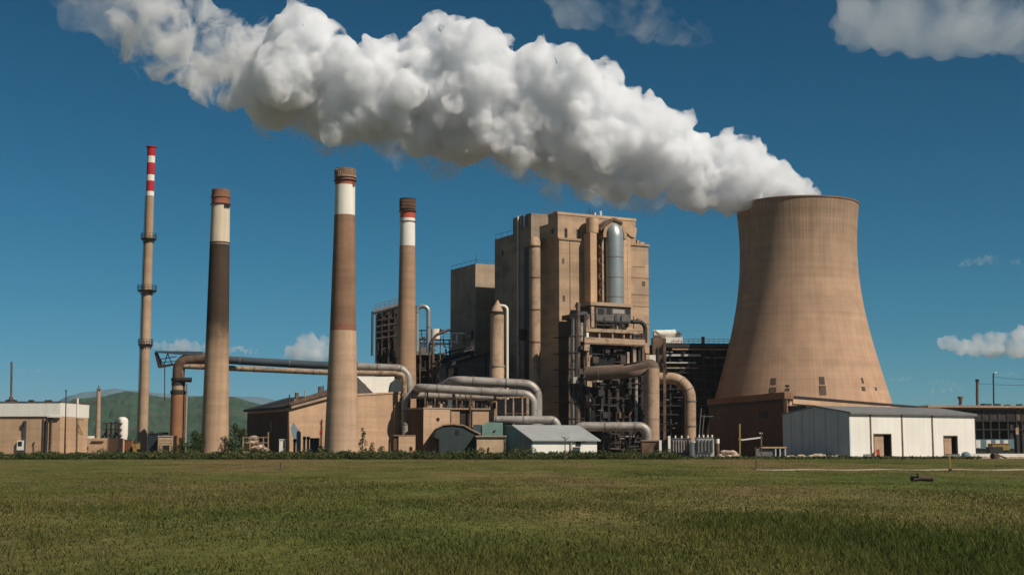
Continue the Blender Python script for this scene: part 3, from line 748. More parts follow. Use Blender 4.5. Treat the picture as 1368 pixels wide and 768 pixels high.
# the thick riser pipe up the shaded towers
YR = 291.5
rz0, rz1 = 0, Z(322, YR); rx = X(714.5, YR, 420)
t = thing('riser_pipe', 'thick pale riser pipe climbing the shaded boiler house wall', 'pipe', (rx, YR, 0))
part(t, 'pipe', 'pipe_tan', lambda m: m.tube(bend([(rx, YR, 0), (rx, YR, rz1), (rx + .6, YR + 16, rz1 + .8)], 2.5), 1.18, 24))
for py in (330, 372, 415, 458): part(t, 'clamp', 'rust_steel', lambda m: (m.tube([(rx, YR, Z(py, YR)), (rx, YR, Z(py - 1.6, YR))], 1.26, 24), m.bar((rx, YR, Z(py, YR)), (rx + .3, YR + 14, Z(py, YR)), .3)))
rx2 = X(736, 296, 520)
t = thing('slim_riser_pipe', 'slim brown pipe rising beside the corner of the main wall', 'pipe', (rx2, 296, 0))
part(t, 'pipe', 'rust_steel', lambda m: m.tube([(rx2, 296, 0), (rx2, 296, Z(440, 296))], .36, 12))
part(t, 'cap', 'dark_steel', lambda m: m.tube([(rx2, 296, Z(440, 296)), (rx2, 296, Z(438, 296))], .5, 12))
rx3 = X(693, 300, 500)
t = thing('slim_riser_pipe', 'slim grey pipe rising in the dark recess left of the thick riser', 'pipe', (rx3, 300, 0))
part(t, 'pipe', 'silver_dull', lambda m: m.tube([(rx3, 300, 0), (rx3, 300, Z(448, 300))], .28, 12))
part(t, 'tank', 'dark_steel', lambda m: m.tube([(rx3 + 1, 300, Z(455, 300)), (rx3 + 1, 300, Z(440, 300))], .9, 14))

# cone-topped vent stack
YV = 286; vx = X(664, YV, 460)
t = thing('vent_stack', 'stout tan vent stack with pointed cowl before the towers', 'stack', (vx, YV, 0))
r_ = 9.2 * MPP(YV)
part(t, 'shaft', 'pipe_tan', lambda m: m.lathe((vx, YV), [(r_ * 1.06, 0), (r_ * 1.06, Z(490, YV)), (r_, Z(489, YV)), (r_, Z(418, YV))], 32))
part(t, 'collar', 'dark_steel', lambda m: m.lathe((vx, YV), [(r_, Z(419, YV)), (r_ + .25, Z(419, YV)), (r_ + .25, Z(416.5, YV)), (r_, Z(416.5, YV))], 32, False))
part(t, 'cowl', 'pipe_tan', lambda m: m.tube([(vx, YV, Z(418, YV)), (vx, YV, Z(411, YV)), (vx + .1, YV, Z(406, YV)), (vx + .1, YV, Z(401, YV))], r_, 24, True, .15))
part(t, 'side_pipe', 'white_paint', lambda m: m.tube(bend([(vx + .4, YV, Z(408, YV)), (vx + 2.1, YV, Z(409, YV)), (vx + 2.15, YV, 2)], .9), .3, 10))
part(t, 'ring', 'tan_steel', lambda m: m.lathe((vx, YV), [(r_, Z(490, YV)), (r_ + .2, Z(490, YV)), (r_ + .2, Z(488, YV)), (r_, Z(488, YV))], 32, False))

M['cabin_grey'] = mat('dark_cabin_grey', (.11, .10, .095), .25, .6)  # plain dark grey for the cabin
M['dim_steel'] = mat('dimmed_brown_steel', (.055, .042, .034), .3, .5, rough=.8)  # dimmed copy of the brown steel, shade painted into its colour
# ------------------------------------------------------------------ steel platform before the boiler house
PV = -7.0
plat = thing('boiler_platform', 'cluttered dark steel platform structure with pale decks below the silver duct', 'steel structure', BH.p(BH.hit(815, 600, PV)[0], PV, 0))
part(plat, 'void_core', 'void_black', lambda m: (fpx(m, BH, -6.3, -.6, 768, 862, 492, 462), fpx(m, BH, -5.2, -.6, 768, 846, 461, 440), fpx(m, BH, -5.8, -.6, 768, 862, 600, 492, 0)))  # black boxes paint the unlit depth inside the platform
part(plat, 'top_deck', 'concrete', lambda m: fpx(m, BH, PV - .4, -1.0, 789, 845, 409, 404.5))
cab = part(plat, 'cabin', 'cabin_grey', lambda m: fpx(m, BH, PV, -1.2, 796, 843, 431, 409.3))
for x0, x1 in ((799, 807), (811, 817), (836, 842)): part(cab, 'cabin_window', 'dark_window', lambda m: fpx(m, BH, PV - .06, PV + .2, x0, x1, 419.5, 412))
part(cab, 'cabin_panel', 'silver_dull', lambda m: fpx(m, BH, PV - .08, PV + .2, 819, 834, 419, 413.5))
part(cab, 'cabin_beam', 'dark_steel', lambda m: fpx(m, BH, PV - .3, PV + .3, 796, 843, 431, 428.5))
part(plat, 'post', 'tan_steel', lambda m: fpx(m, BH, PV - .3, PV + .4, 790, 794, 437, 409.3))
part(plat, 'upper_beam', 'tan_steel', lambda m: fpx(m, BH, PV - .9, PV + .3, 783, 846, 444, 439.5))
part(plat, 'recess', 'rust_steel', lambda m: fpx(m, BH, PV + .1, PV + .8, 784, 846, 452, 444))
part(plat, 'lower_deck', 'pipe_tan', lambda m: fpx(m, BH, PV - 1.3, -1, 781, 862, 459, 452))
part(plat, 'deck_lip', 'rust_steel', lambda m: fpx(m, BH, PV - 1.35, PV - 1.0, 781, 862, 461, 459.1))
part(plat, 'post', 'white_paint', lambda m: fpx(m, BH, PV - 1.0, PV - .4, 783.6, 786.5, 452, 444))
for x0, x1 in ((800, 802), (818, 819.5), (833, 834.5), (842, 844)): part(plat, 'post', 'tan_steel', lambda m: fpx(m, BH, PV - .6, PV - .1, x0, x1, 452, 444))
def cyl(m, px, y0, y1, r, v=PV, seg=14): m.tube([BH.p(BH.hit(px, y0, v)[0], v, BH.hit(px, y0, v)[1]), BH.p(BH.hit(px, y1, v)[0], v, BH.hit(px, y1, v)[1])], r, seg)
# the dark pipe tower at its left end
part(plat, 'pipe_tower', 'dark_steel', lambda m: (fpx(m, BH, PV, -1, 766, 781, 600, 428, 0)))
for px, y1, r, m_ in ((763.5, 431, .38, 'dark_steel'), (765.5, 424, .3, 'steel'), (769.5, 426, .42, 'dark_steel'), (772.2, 404, .45, 'rust_steel'), (776.3, 431, .42, 'silver_dull'), (780.2, 420, .36, 'dark_steel'), (760.5, 450, .25, 'rust_steel')):
    part(plat, 'riser', m_, lambda m: cyl(m, px, 600 if px != 776.3 else 456, y1, r, PV - .5))
part(plat, 'tank', 'tan_steel', lambda m: cyl(m, 785, 440, 424, 1.0, PV + 1))
part(plat, 'fan_box', 'rust_steel', lambda m: (fpx(m, BH, PV, -1, 770, 788, 425, 419), fpx(m, BH, PV + 1, -1, 775, 781, 437, 425)))
part(plat, 'motor', 'pipe_blue', lambda m: (fpx(m, BH, PV - .3, -2, 778, 785, 420, 416), cyl(m, 775, 421, 417, .6, PV)))
for py in (448, 470, 492, 514, 536, 558): part(plat, 'floor_grid', 'dim_steel', lambda m: fpx(m, BH, PV - 1.0, -1, 761, 782, py + .9, py))
for px, y0, y1, r, m_ in ((776.5, 600, 510, .72, 'tan_steel'), (785, 494, 463, .55, 'pipe_tan'), (789, 494, 463, .3, 'tan_steel'), (766.5, 600, 512, .5, 'rust_steel'), (803, 600, 505, .5, 'dark_steel'), (824.5, 600, 503, .62, 'dim_steel'), (849.5, 566, 506, .42, 'silver_dull'), (841, 600, 505, .4, 'dim_steel'), (788, 570, 533, .22, 'silver_dull'), (813, 600, 500, .3, 'dark_steel'), (832, 600, 503, .3, 'dark_steel'), (857, 600, 500, .35, 'dark_steel')):
    part(plat, 'column', m_, lambda m: cyl(m, px, y0, y1, r, PV + .6))
for py, x0, x1, m_ in ((500, 783, 862, 'dark_steel'), (516, 783, 848, 'dim_steel'), (528, 828, 862, 'dark_steel'), (540, 783, 862, 'dark_steel'), (556, 828, 862, 'dim_steel'), (473, 783, 862, 'dark_steel'), (484, 838, 862, 'rust_steel')):
    part(plat, 'cross_beam', m_, lambda m: fpx(m, BH, PV + .2, PV + .8, x0, x1, py + 1.3, py))
for x0, x1, y0, y1, m_ in ((846, 850, 490, 462, 'tan_steel'), (838, 841, 492, 470, 'tan_steel'), (853, 856, 488, 464, 'dark_steel'), (858, 861, 490, 445, 'rust_steel'), (829, 836, 490, 475, 'dim_steel'), (846, 857, 462, 446, 'dim_steel')):
    part(plat, 'end_frame', m_, lambda m: fpx(m, BH, PV - .6, PV + .2, x0, x1, y0, y1))
for x0, x1, y0, y1, s_, w_ in ((846, 862, 445, 452, 1.6, .09), (762, 781, 425, 428, 1.1, .08)):
    part(plat, 'handrail', 'dark_steel', lambda m: rail(m, [BH.p(BH.hit(x0, y0, PV - 1)[0], PV - .9, BH.hit(x0, y1, PV - 1)[1]), BH.p(BH.hit(x1, y0, PV - 1)[0], PV - .9, BH.hit(x1, y1, PV - 1)[1])], s_, w_, 1.0))
part(plat, 'arched_pipe', 'dark_steel', lambda m: m.tube(bend([BH.p(BH.hit(843, 432, PV)[0], PV - .3, BH.hit(843, 430, PV)[1]), BH.p(BH.hit(861, 432, PV)[0], PV - .3, BH.hit(861, 430, PV)[1]), BH.p(BH.hit(861, 462, PV)[0], PV - .3, BH.hit(861, 458, PV)[1])], 2.4), .45, 14))
def clutter(m, rnd, x0, x1, y0, y1, n, v, w=(.08, .25)):
    for i in range(n):
        px, py = rnd.uniform(x0, x1), rnd.uniform(y0, y1); u, z = BH.hit(px, py, v); dv = rnd.uniform(-.9, .6); k = rnd.random()
        a = BH.p(u, v + dv, z)
        if k < .35: b = a + Vector((0, 0, rnd.uniform(.8, 3)))
        elif k < .7: b = BH.p(u + rnd.uniform(1, 4), v + dv, z)
        elif k < .85: b = BH.p(u + rnd.uniform(.5, 2), v + dv, z + rnd.uniform(-2, 2))
        else:
            s_ = rnd.uniform(.25, .7); m.fbox(BH, u - s_, u + s_, v + dv - s_, v + dv + s_, max(0, z - s_), z + s_); continue
        if b.z < .1: continue
        m.bar(a, b, rnd.uniform(*w))
for sd_, m_, n in ((1, 'dark_steel', 90), (2, 'dim_steel', 60), (3, 'rust_steel', 14), (4, 'silver_dull', 6), (5, 'tan_steel', 8)):
    rnd = random.Random(sd_)
    kind(part(plat, 'small_pipework', m_, lambda m: (clutter(m, rnd, 794, 846, 431, 440, n // 5, PV + .5), clutter(m, rnd, 786, 862, 462, 492, n // 4, PV + .2), clutter(m, rnd, 783, 862, 500, 560, n // 3, PV + .1), clutter(m, rnd, 761, 783, 430, 595, n // 3, PV - .6, (.06, .2)), clutter(m, rnd, 796, 858, 575, 600, n // 3, PV - 1, (.1, .3)))), 'stuff')

# ================================================================== big pipes
def pipe(name, label, pts, r, m, br, supports=(), flanges=(), seg=24, part_name='pipe', legm='rust_steel', cat='pipe'):
    pts = [Vector(p) for p in pts]; path = bend(pts, br); c = sum(pts, Vector()) / len(pts)
    t = thing(name, label, cat, (c.x, c.y, 0))
    part(t, part_name, m, lambda q: q.tube(path, r, seg))
    L = [0]
    for a, b in zip(path, path[1:]): L.append(L[-1] + (b - a).length)
    def at(f):
        s = f * L[-1]
        for i in range(len(path) - 1):
            if L[i + 1] >= s: break
        k = (s - L[i]) / max(1e-6, L[i + 1] - L[i]); return path[i] + (path[i + 1] - path[i]) * k, (path[i + 1] - path[i]).normalized()
    for f in flanges:
        p, d = at(f); part(t, 'flange', 'steel', lambda q: q.tube([p - d * .12, p + d * .12], r * 1.1, seg))
    for f in supports:
        p, d = at(f); s_ = Vector((-d.y, d.x, 0)).normalized() * r * .8
        part(t, 'support', legm, lambda q: (q.bar(p - s_ - Vector((0, 0, r * .9)), Vector((p.x - s_.x * 1.3, p.y - s_.y * 1.3, 0)), .28), q.bar(p + s_ - Vector((0, 0, r * .9)), Vector((p.x + s_.x * 1.3, p.y + s_.y * 1.3, 0)), .28), q.bar(p - s_ * 1.2 - Vector((0, 0, r)), p + s_ * 1.2 - Vector((0, 0, r)), .3)))
    return t
G = lambda px, py, Y: (X(px, Y, py), Y, 0.0)
pipe('overground_pipe', 'uppermost fat grey pipe with sloping end, turning down before the riser', [W(589, 517, 287), W(607, 508, 276), W(718, 514, 276), G(718, 600, 276)], 6.3 * MPP(276), 'silver_dull', 2.6, (.3, .5), (.2, .36, .52, .68))
pipe('overground_pipe', 'middle grey pipe running parallel just below the fattest one', [W(556.5, 522, 283), W(559, 517.5, 273), W(713, 527, 273), G(713, 600, 273)], 5.6 * MPP(273), 'silver_dull', 2.2, (.25, .45, .6), (.3, .5, .66))
pipe('overground_pipe', 'lowest grey pipe resting on the brick blocks, dropping beside the long hall', [W(541, 585, 277), W(541, 527.5, 277), W(668, 531.5, 277)], 4.4 * MPP(277), 'silver_dull', 1.2, (.52, .68), (.1, .2, .35, .55, .75, .99))
t = pipe('drain_leg', 'dark green-grey fat pipe leg standing at the end of the hall', [G(541, 600, 278.3), W(541, 532, 278.3)], 7.4 * MPP(278), 'slate_green', .5, (), (.25, .62, .95))
pipe('overground_pipe', 'short grey pipe above the green hut roofs, ending in a down bend', [W(660, 560.5, 268), W(744.5, 560.5, 268), G(744.5, 600, 268)], 5.2 * MPP(268), 'silver_dull', 1.3, (.2, .5), (.02, .3, .6))
pipe('overground_pipe', 'grey pipe bridge with bright elbow below the steel platform', [W(768, 590, 272), W(768, 569.5, 270), W(864, 569.5, 270), W(866, 590, 270)], 6.0 * MPP(270), 'silver_dull', 2.4, (), (.16, .45, .75))
M['duct_dark'] = mat('dark_duct_brown', (.125, .085, .062), .2, .4, streak=.1)  # the run is a darker brown than its column
t = thing('flue_duct', 'huge dark-backed duct leaving the platform above a fat tan column', 'duct', G(871, 600, 277.5))
part(t, 'run', 'duct_dark', lambda m: m.tube(bend([W(784, 499, 281), W(835, 496, 279), W(871, 488.5, 277.5), W(871, 496, 277.5)], .9), 9.6 * MPP(278), 28))
part(t, 'column', 'pipe_tan', lambda m: m.tube([G(871, 600, 277.5), W(871, 492, 277.5)], 9.75 * MPP(278), 28))
for py in (525, 560): part(t, 'seam', 'tan_steel', lambda m: m.tube([W(871, py, 277.5), W(871, py - .8, 277.5)], 9.95 * MPP(278), 28))
part(t, 'flange', 'steel', lambda m: m.tube([W(800, 498.4, 280.4), W(802, 498.2, 280.3)], 10.3 * MPP(278), 28))
pipe('flue_duct', 'tan duct curving over and down beside the transformer yard', [W(866, 505, 287), W(922, 505, 285), G(922, 600, 285)], 7.6 * MPP(285), 'pipe_tan', 5.0, (), (.3, .4, .5, .72))

# twin pipes over the hall, and the brown leg they come from
pipe('twin_pipe', 'dark blue-grey pipe crossing high above the long hall', [W(256, 478, 281), W(420, 487.5, 280), W(476, 489.5, 279.5)], 5.3 * MPP(280), 'pipe_blue', 2, (.16, .94), (.3, .6, .85))
pipe('twin_pipe', 'shiny grey end of the high pipe, bending down at the black-crowned chimney', [W(476, 489.5, 279.5), W(546, 492.5, 279), W(547.5, 525, 279)], 5.2 * MPP(279), 'silver_dull', 4.2, (), (.02, .3, .62))
pipe('twin_pipe', 'thin tan pipe running just under the dark high pipe', [W(246, 489, 278.6), W(438, 497.5, 277.8), W(528, 499, 277.5), W(540, 501, 277.5), W(540, 525, 277.5)], 3.6 * MPP(278), 'tan_steel', 2.0, (), (.3, .55, .7))
lx = X(237.5, 279, 540); zt_ = Z(486, 279)
t = thing('duct_leg', 'brown upright duct leg with black collars at the end of the high pipes', 'duct', (lx, 279, 0))
part(t, 'leg', 'pipe_brown', lambda m: m.tube([(lx, 279, 0), (lx, 279, Z(523, 279))], 9.3 * MPP(279), 28))
part(t, 'upper_leg', 'rust_steel', lambda m: m.tube(bend([(lx, 279, Z(523, 279)), (lx, 279, Z(481, 279)), W(276, 478.5, 279)], 2.2), 8.0 * MPP(279), 28))
part(t, 'white_sleeve', 'concrete', lambda m: m.tube([(lx, 279, Z(521, 279)), (lx, 279, Z(514, 279))], 8.6 * MPP(279), 28))
for py, q in ((524, 10.2), (507, 9.6), (512.5, 9.0)): part(t, 'collar', 'dark_steel', lambda m: m.tube([(lx, 279, Z(py + 2.2, 279)), (lx, 279, Z(py - 2.2, 279))], q * MPP(279), 28))
part(t, 'stub', 'dark_steel', lambda m: m.tube([(lx, 278, Z(507.5, 279)), (X(255, 279), 278, Z(507.5, 279))], .5, 14))
part(t, 'drain_pipe', 'silver_dull', lambda m: m.tube([(X(248.5, 278, 560), 278, 0), (X(248.5, 278, 560), 278, Z(512, 278))], .22, 8))
t = thing('service_gantry', 'blue steel gantry jutting left from the top of the duct leg', 'gantry', (X(230, 279), 279, 0))
part(t, 'walkway', 'pipe_blue', lambda m: m.hexa([W(207, 471, 278), W(271, 476, 278), W(271, 476, 280.5), W(207, 471, 280.5)], [W(207, 468.5, 278), W(271, 469.5, 278), W(271, 469.5, 280.5), W(207, 468.5, 280.5)]))
part(t, 'lower_boom', 'dark_steel', lambda m: (m.bar(W(213, 490, 278.5), W(232, 486.5, 279), .5), m.bar(W(208, 471, 278.5), W(213, 491, 278.5), .45), m.bar(W(210, 471, 280), W(216, 489, 280), .3)))
part(t, 'brace', 'dark_steel', lambda m: [m.bar(W(a, b, 278.7), W(c, d, 278.7), .16) for a, b, c, d in ((210, 472, 219, 488), (219, 488, 224, 472), (224, 472, 230, 487), (213, 480, 236, 476), (216, 484, 238, 482), (220, 490, 220, 535))])

# bent steel post and elbow pipes by the pipe rack
t = thing('cranked_post', 'brown cranked steel post standing before the pipe rack', 'steel post', G(887.5, 600, 282))
part(t, 'post', 'rust_steel', lambda m: m.bar(G(887.8, 600, 282), W(887.8, 452, 282), .55))
part(t, 'arm', 'tan_steel', lambda m: m.bar(W(888.2, 452, 282), W(874, 442, 282), .45))
part(t, 'foot_bracket', 'dark_steel', lambda m: m.bar(W(885, 470, 281.8), W(891, 500, 281.8), .3))

# ------------------------------------------------------------------ dark pipe rack right of the boiler house
RK = Frame(X(868, 348), 348, 4)
rack = thing('pipe_rack', 'dark sooty pipe rack with many shelves of pipes beside the cooling tower', 'pipe rack', RK.o)
x1r = 974
part(rack, 'dark_backing', 'void_black', lambda m: fpx(m, RK, 3.5, 9, 868, x1r, 600, 461, 0))  # black sheet paints the dark depth behind the shelves
part(rack, 'roof_girder', 'dark_steel', lambda m: fpx(m, RK, -.3, 9, 887, x1r, 464, 458.5))
part(rack, 'roof_rail', 'rust_steel', lambda m: rail(m, [RK.p(RK.hit(900, 458)[0], .2, RK.hit(900, 458.5)[1]), RK.p(RK.hit(x1r, 458)[0], .2, RK.hit(940, 458.5)[1])], 1.15, .08, 1.2))
part(rack, 'roof_post', 'rust_steel', lambda m: fpx(m, RK, -.1, .5, 937.5, 941.5, 458.5, 449.5))
rnd = random.Random(4)
for px in (880, 896, 912, 928, 941, 956, 972, 972): part(rack, 'column', 'dark_steel', lambda m: fpx(m, RK, .6, 1.1, px - 1, px + 1, 600, 464, 0))
for py, x0, x1, m_, h in ((465.5, 898, 972, 'pipe_tan', 1.7), (473, 888, 936, 'trans_grey', 2.6), (483.5, 888, 930, 'trans_grey', 1.6), (490.5, 886, 935, 'tan_steel', 1.6), (477, 942, 972, 'tan_steel', 1.2), (487, 926, 972, 'dim_steel', 1.2), (497, 900, 972, 'dark_steel', 1.4), (505, 896, 940, 'dim_steel', 1.2), (508, 930, 972, 'dark_steel', 1.4), (519, 880, 972, 'dark_steel', 1.4), (530, 900, 972, 'dim_steel', 1.2), (541, 880, 972, 'dark_steel', 1.3), (553, 880, 972, 'dim_steel', 1.1), (566, 880, 965, 'dark_steel', 1.3)):
    part(rack, 'shelf_pipe', m_, lambda m: fpx(m, RK, .0 - rnd.random() * .4, .5, x0, x1, py + h, py))
def bits(m, n, seed, x0=888, x1=968, y0=466, y1=590):
    r2 = random.Random(seed)
    for i in range(n):
        px, py = r2.uniform(x0, x1), r2.uniform(y0, y1); w = r2.uniform(.8, 4.0); fpx(m, RK, -.5, .4, px, px + w, py + r2.uniform(.6, 1.8), py)
for m_, k_, s_ in (('tan_steel', 14, 1), ('silver_dull', 6, 2), ('dim_steel', 60, 3)): kind(part(rack, 'valve_gear', m_, lambda m: bits(m, k_, s_)), 'stuff')
kind(part(rack, 'cable_tray', 'dark_steel', lambda m: bits(m, 60, 9)), 'stuff')
t = thing('roof_vessel', 'white horizontal vessel lying on the pipe rack roof', 'tank', RK.p(RK.hit(890, 450, 2)[0], 2, RK.hit(890, 456, 2)[1]))
part(t, 'barrel', 'white_wall', lambda m: m.tube([RK.p(RK.hit(873, 447, 2)[0], 2, RK.hit(873, 446, 2)[1]), RK.p(RK.hit(899, 447, 2)[0], 2, RK.hit(899, 445.5, 2)[1]), RK.p(RK.hit(902.5, 447, 2)[0], 2, RK.hit(902.5, 445, 2)[1])], 5.2 * MPP(348), 20))
part(t, 'plinth', 'white_wall', lambda m: fpx(m, RK, .6, 3.2, 889, 912, 458, 450.5))
part(t, 'valve', 'rust_steel', lambda m: (fpx(m, RK, 1, 2, 904, 909, 450, 443.5), fpx(m, RK, 1, 2, 902, 911, 446.5, 445.5)))
part(t, 'saddle', 'rust_steel', lambda m: fpx(m, RK, 1.0, 3.0, 872, 889, 500, 451))
t = thing('white_panel_unit', 'white casing tucked behind the flue duct elbow', 'equipment', RK.p(RK.hit(868, 475, -2)[0], -2, 0))
part(t, 'casing', 'white_wall', lambda m: fpx(m, RK, -2, .0, 861, 876, 487, 474))
part(t, 'stand', 'rust_steel', lambda m: fpx(m, RK, -1.8, -.2, 862, 875, 600, 487, 0))

# ------------------------------------------------------------------ dark filter house behind the black-crowned chimney
FH = Frame(X(500, 322), 322, 6)
fil = thing('filter_house', 'dark skeletal steel filter house behind the black-crowned chimney', 'steel structure', FH.o)
part(fil, 'casing', 'dark_steel', lambda m: m.sideprism(FH, onf(FH, 2.5, (503, 520), (503, 420), (536, 408), (556, 408), (556, 520)), 2.5, 10), None)
part(fil, 'casing', 'void_black', lambda m: m.sideprism(FH, onf(FH, 2.0, (552, 600), (552, 470), (602, 474), (602, 600)), 2.0, 9))  # black block painting the dark depth below the walkway
part(fil, 'base_wall', 'dark_steel', lambda m: fpx(m, FH, 2.6, 9.9, 503, 556, 600, 515, 0))
part(fil, 'roof_pipe', 'steel', lambda m: m.tube([FH.p(FH.hit(499, 416)[0], .3, FH.hit(499, 417)[1]), FH.p(FH.hit(540, 404)[0], .3, FH.hit(540, 405.5)[1])], .55, 14))
part(fil, 'roof_rail', 'steel', lambda m: rail(m, [FH.p(FH.hit(501, 416)[0], .3, FH.hit(501, 414)[1]), FH.p(FH.hit(540, 404)[0], .3, FH.hit(540, 403.5)[1])], 1.3, .13, 1.1))
part(fil, 'corner_pipe', 'pipe_blue', lambda m: m.tube([FH.p(FH.hit(497.8, 416)[0], .2, FH.hit(498, 475)[1]), FH.p(FH.hit(497.8, 416)[0], .2, FH.hit(498, 416)[1])], .3, 10))
for px in (502, 510, 519, 527, 534): part(fil, 'column', 'dim_steel' if px == 519 else 'dark_steel', lambda m: fpx(m, FH, .3, .8, px - .8, px + .8, 520, 420 - (px - 502) * .3, 0))
for i, py in enumerate((428, 436, 444, 452, 487, 497)): part(fil, 'cross_beam', 'dim_steel' if i % 2 else 'dark_steel', lambda m: m.bar(FH.p(FH.hit(502, py)[0], .4, FH.hit(502, py)[1]), FH.p(FH.hit(536, py)[0], .4, FH.hit(536, py - 5)[1]), .35))
for x0, x1 in ((504, 509), (512, 517), (521, 526)): part(fil, 'bay_opening', 'void_black', lambda m: fpx(m, FH, 2.4, 2.6, x0, x1, 486, 455))
def fbits(m, n, seed, x0, x1, y0, y1):
    r2 = random.Random(seed)
    for i in range(n):
        px, py = r2.uniform(x0, x1), r2.uniform(y0, y1); u, z = FH.hit(px, py, 1); k = r2.random()
        if k < .5: m.bar(FH.p(u, 1, z), FH.p(u + r2.uniform(.6, 2.5), 1, z + r2.uniform(-.8, .8)), r2.uniform(.12, .3))
        else: m.bar(FH.p(u, 1, z), FH.p(u, 1, z + r2.uniform(.6, 2.4)), r2.uniform(.12, .3))
for m_, a_ in (('dim_steel', (60, 6, 503, 534, 416, 500)), ('steel', (8, 7, 503, 533, 416, 440)), ('dim_steel', (80, 8, 556, 604, 445, 505))): kind(part(fil, 'small_pipework', m_, lambda m: fbits(m, *a_)), 'stuff')
part(fil, 'grey_band', 'steel', lambda m: fpx(m, FH, .5, 2, 554, 577, 474, 463))
for py in (440.5, 453, 458): part(fil, 'walkway_beam', 'dark_steel', lambda m: fpx(m, FH, .2, 2, 554, 602, py + 1.1, py))
part(fil, 'walkway_rail', 'dark_steel', lambda m: (rail(m, [FH.p(FH.hit(554, 453)[0], .2, FH.hit(554, 453)[1]), FH.p(FH.hit(602, 453)[0], .2, FH.hit(602, 453)[1])], 1.2, .1, 1.5), rail(m, [FH.p(FH.hit(554, 470)[0], .2, FH.hit(554, 464)[1]), FH.p(FH.hit(602, 470)[0], .2, FH.hit(602, 464)[1])], 1.2, .1, 1.5)))
for px in (561, 574, 577.6, 588, 600): part(fil, 'column', 'rust_steel', lambda m: fpx(m, FH, .3, .8, px - .7, px + .7, 600, 453, 0))
pipe('looped_pipe', 'bright silver pipe looping over beside the black-crowned chimney', [W(557, 470, 316), W(557, 409, 316), W(572.5, 409, 316), W(572.5, 470, 316)], 3.0 * MPP(316), 'silver', 2.6, (), (.4, .75), part_name='loop')
t = thing('white_vessel', 'small upright white vessel on the filter house walkway', 'tank', W(582, 453, 318))
part(t, 'body', 'white_paint', lambda m: m.tube([W(581, 453, 318), W(581, 441, 318), W(581, 439.5, 318)], 6.5 * MPP(318), 20))
part(t, 'outlet', 'dark_steel', lambda m: m.tube([W(587, 443, 318), W(590, 441, 318)], .5, 10))
pipe('elbow_pipe', 'rusty thin pipe bending from upright towards the boiler house', [W(578.5, 520, 315), W(578.5, 449, 315), W(601, 440, 315)], 1.9 * MPP(315), 'rust_steel', 2.0, (), ())
br = thing('pipe_bridge', 'dark trussed pipe bridge reaching the lowest boiler house tower', 'bridge', W(612, 474, 314))
part(br, 'girder', 'dark_steel', lambda m: (m.bar(W(585, 484, 313), W(634, 469, 318), 1.0, .9), m.bar(W(585, 474, 313), W(634, 462, 318), .3, .3)))
part(br, 'truss', 'steel', lambda m: [m.bar(W(588 + i * 6.4, 483 - i * 2, 313 + i * .7), W(588 + (i + (.0 if i % 2 else 1)) * 6.4, 473.5 - i * 1.6, 313 + i * .7), .22) for i in range(7)])
part(br, 'deck_panel', 'slate_green', lambda m: m.hexa([W(592, 481, 314), W(632, 470, 318), W(632, 470, 320), W(592, 481, 316)], [W(592, 476, 314), W(632, 465, 318), W(632, 465, 320), W(592, 476, 316)]))
part(br, 'strut', 'dark_steel', lambda m: m.bar(W(631, 480, 318), W(631, 441, 318), .6))
part(br, 'end_frame', 'pipe_blue', lambda m: [m.bar(W(a, b, 318.2), W(c, d, 318.2), .25) for a, b, c, d in ((603, 445, 603, 464), (610, 445, 610, 463), (620, 445, 620, 461), (603, 445, 632, 445), (603, 457, 632, 452))])
CS = Frame(X(590, 308), 308, 20)
M['corrugated'] = mat('grey_corrugated_cladding', (.085, .092, .098), .15, .3, course=1.2, cdark=.25)
cs = thing('corrugated_shed', 'grey corrugated lean-to shed in front of the lowest tower', 'shed', CS.o)
part(cs, 'wall', 'corrugated', lambda m: m.sideprism(CS, [(CS.hit(597, 600)[0], 0), (CS.hit(664, 600)[0], 0)] + onf(CS, 0, (664, 470), (634, 476), (597, 488)), 0, 9))
part(cs, 'eave', 'dark_steel', lambda m: m.bar(CS.p(CS.hit(594, 488)[0], -.3, CS.hit(594, 488.5)[1]), CS.p(CS.hit(664, 470)[0], -.3, CS.hit(664, 469)[1]), .6, .7))
part(cs, 'doorway', 'void_black', lambda m: fpx(m, CS, -.06, .3, 597, 612, 520, 491))
part(cs, 'vent_slot', 'dark_window', lambda m: fpx(m, CS, -.06, .3, 647.5, 650.5, 515, 472))
part(cs, 'hose_reel', 'silver_dull', lambda m: (m.tube(bend([CS.p(CS.hit(587, 510)[0], -.4, CS.hit(587, 497)[1]), CS.p(CS.hit(584, 510)[0], -.4, CS.hit(584, 503)[1]), CS.p(CS.hit(588, 510)[0], -.4, CS.hit(588, 509)[1])], 1), .14, 8)))

# ================================================================== long hall
HL = Frame(X(384, 268.5), 268.5, 28)
hall = thing('long_hall', 'long low tan brick hall with shade-darkened gable side behind the tallest brick chimney', 'hall', HL.o)
hv = HL.hitl(330, 575)[0]
uE = HL.hit(537, 560)[0]
front = [(0, 0), (uE, 0)] + onf(HL, 0, (537, 525), (446, 530), (440, 531), (384, 545.5))
front[-1] = (0, front[-1][1]); front[2] = (uE, front[2][1])
part(hall, 'wall', 'brick', lambda m: m.sideprism(HL, front, 0, hv))
part(hall, 'side_shade', 'shade_brown', lambda m: m.fbox(HL, -.06, .1, .3, hv - .1, 0, front[-1][1] - .5))  # dark sheet over the brick puts this side's shade into colour
z0_, z1_ = front[-1][1], HL.hit(440, 529)[1]; u0_, u1_ = -.7, HL.hit(442, 530)[0]
part(hall, 'roof', 'dark_steel', lambda m: m.sideprism(HL, [(u0_, z0_ - .1), (u1_, z1_), (u1_, z1_ + .5), (u0_, z0_ + .4)], -.5, hv + .6))
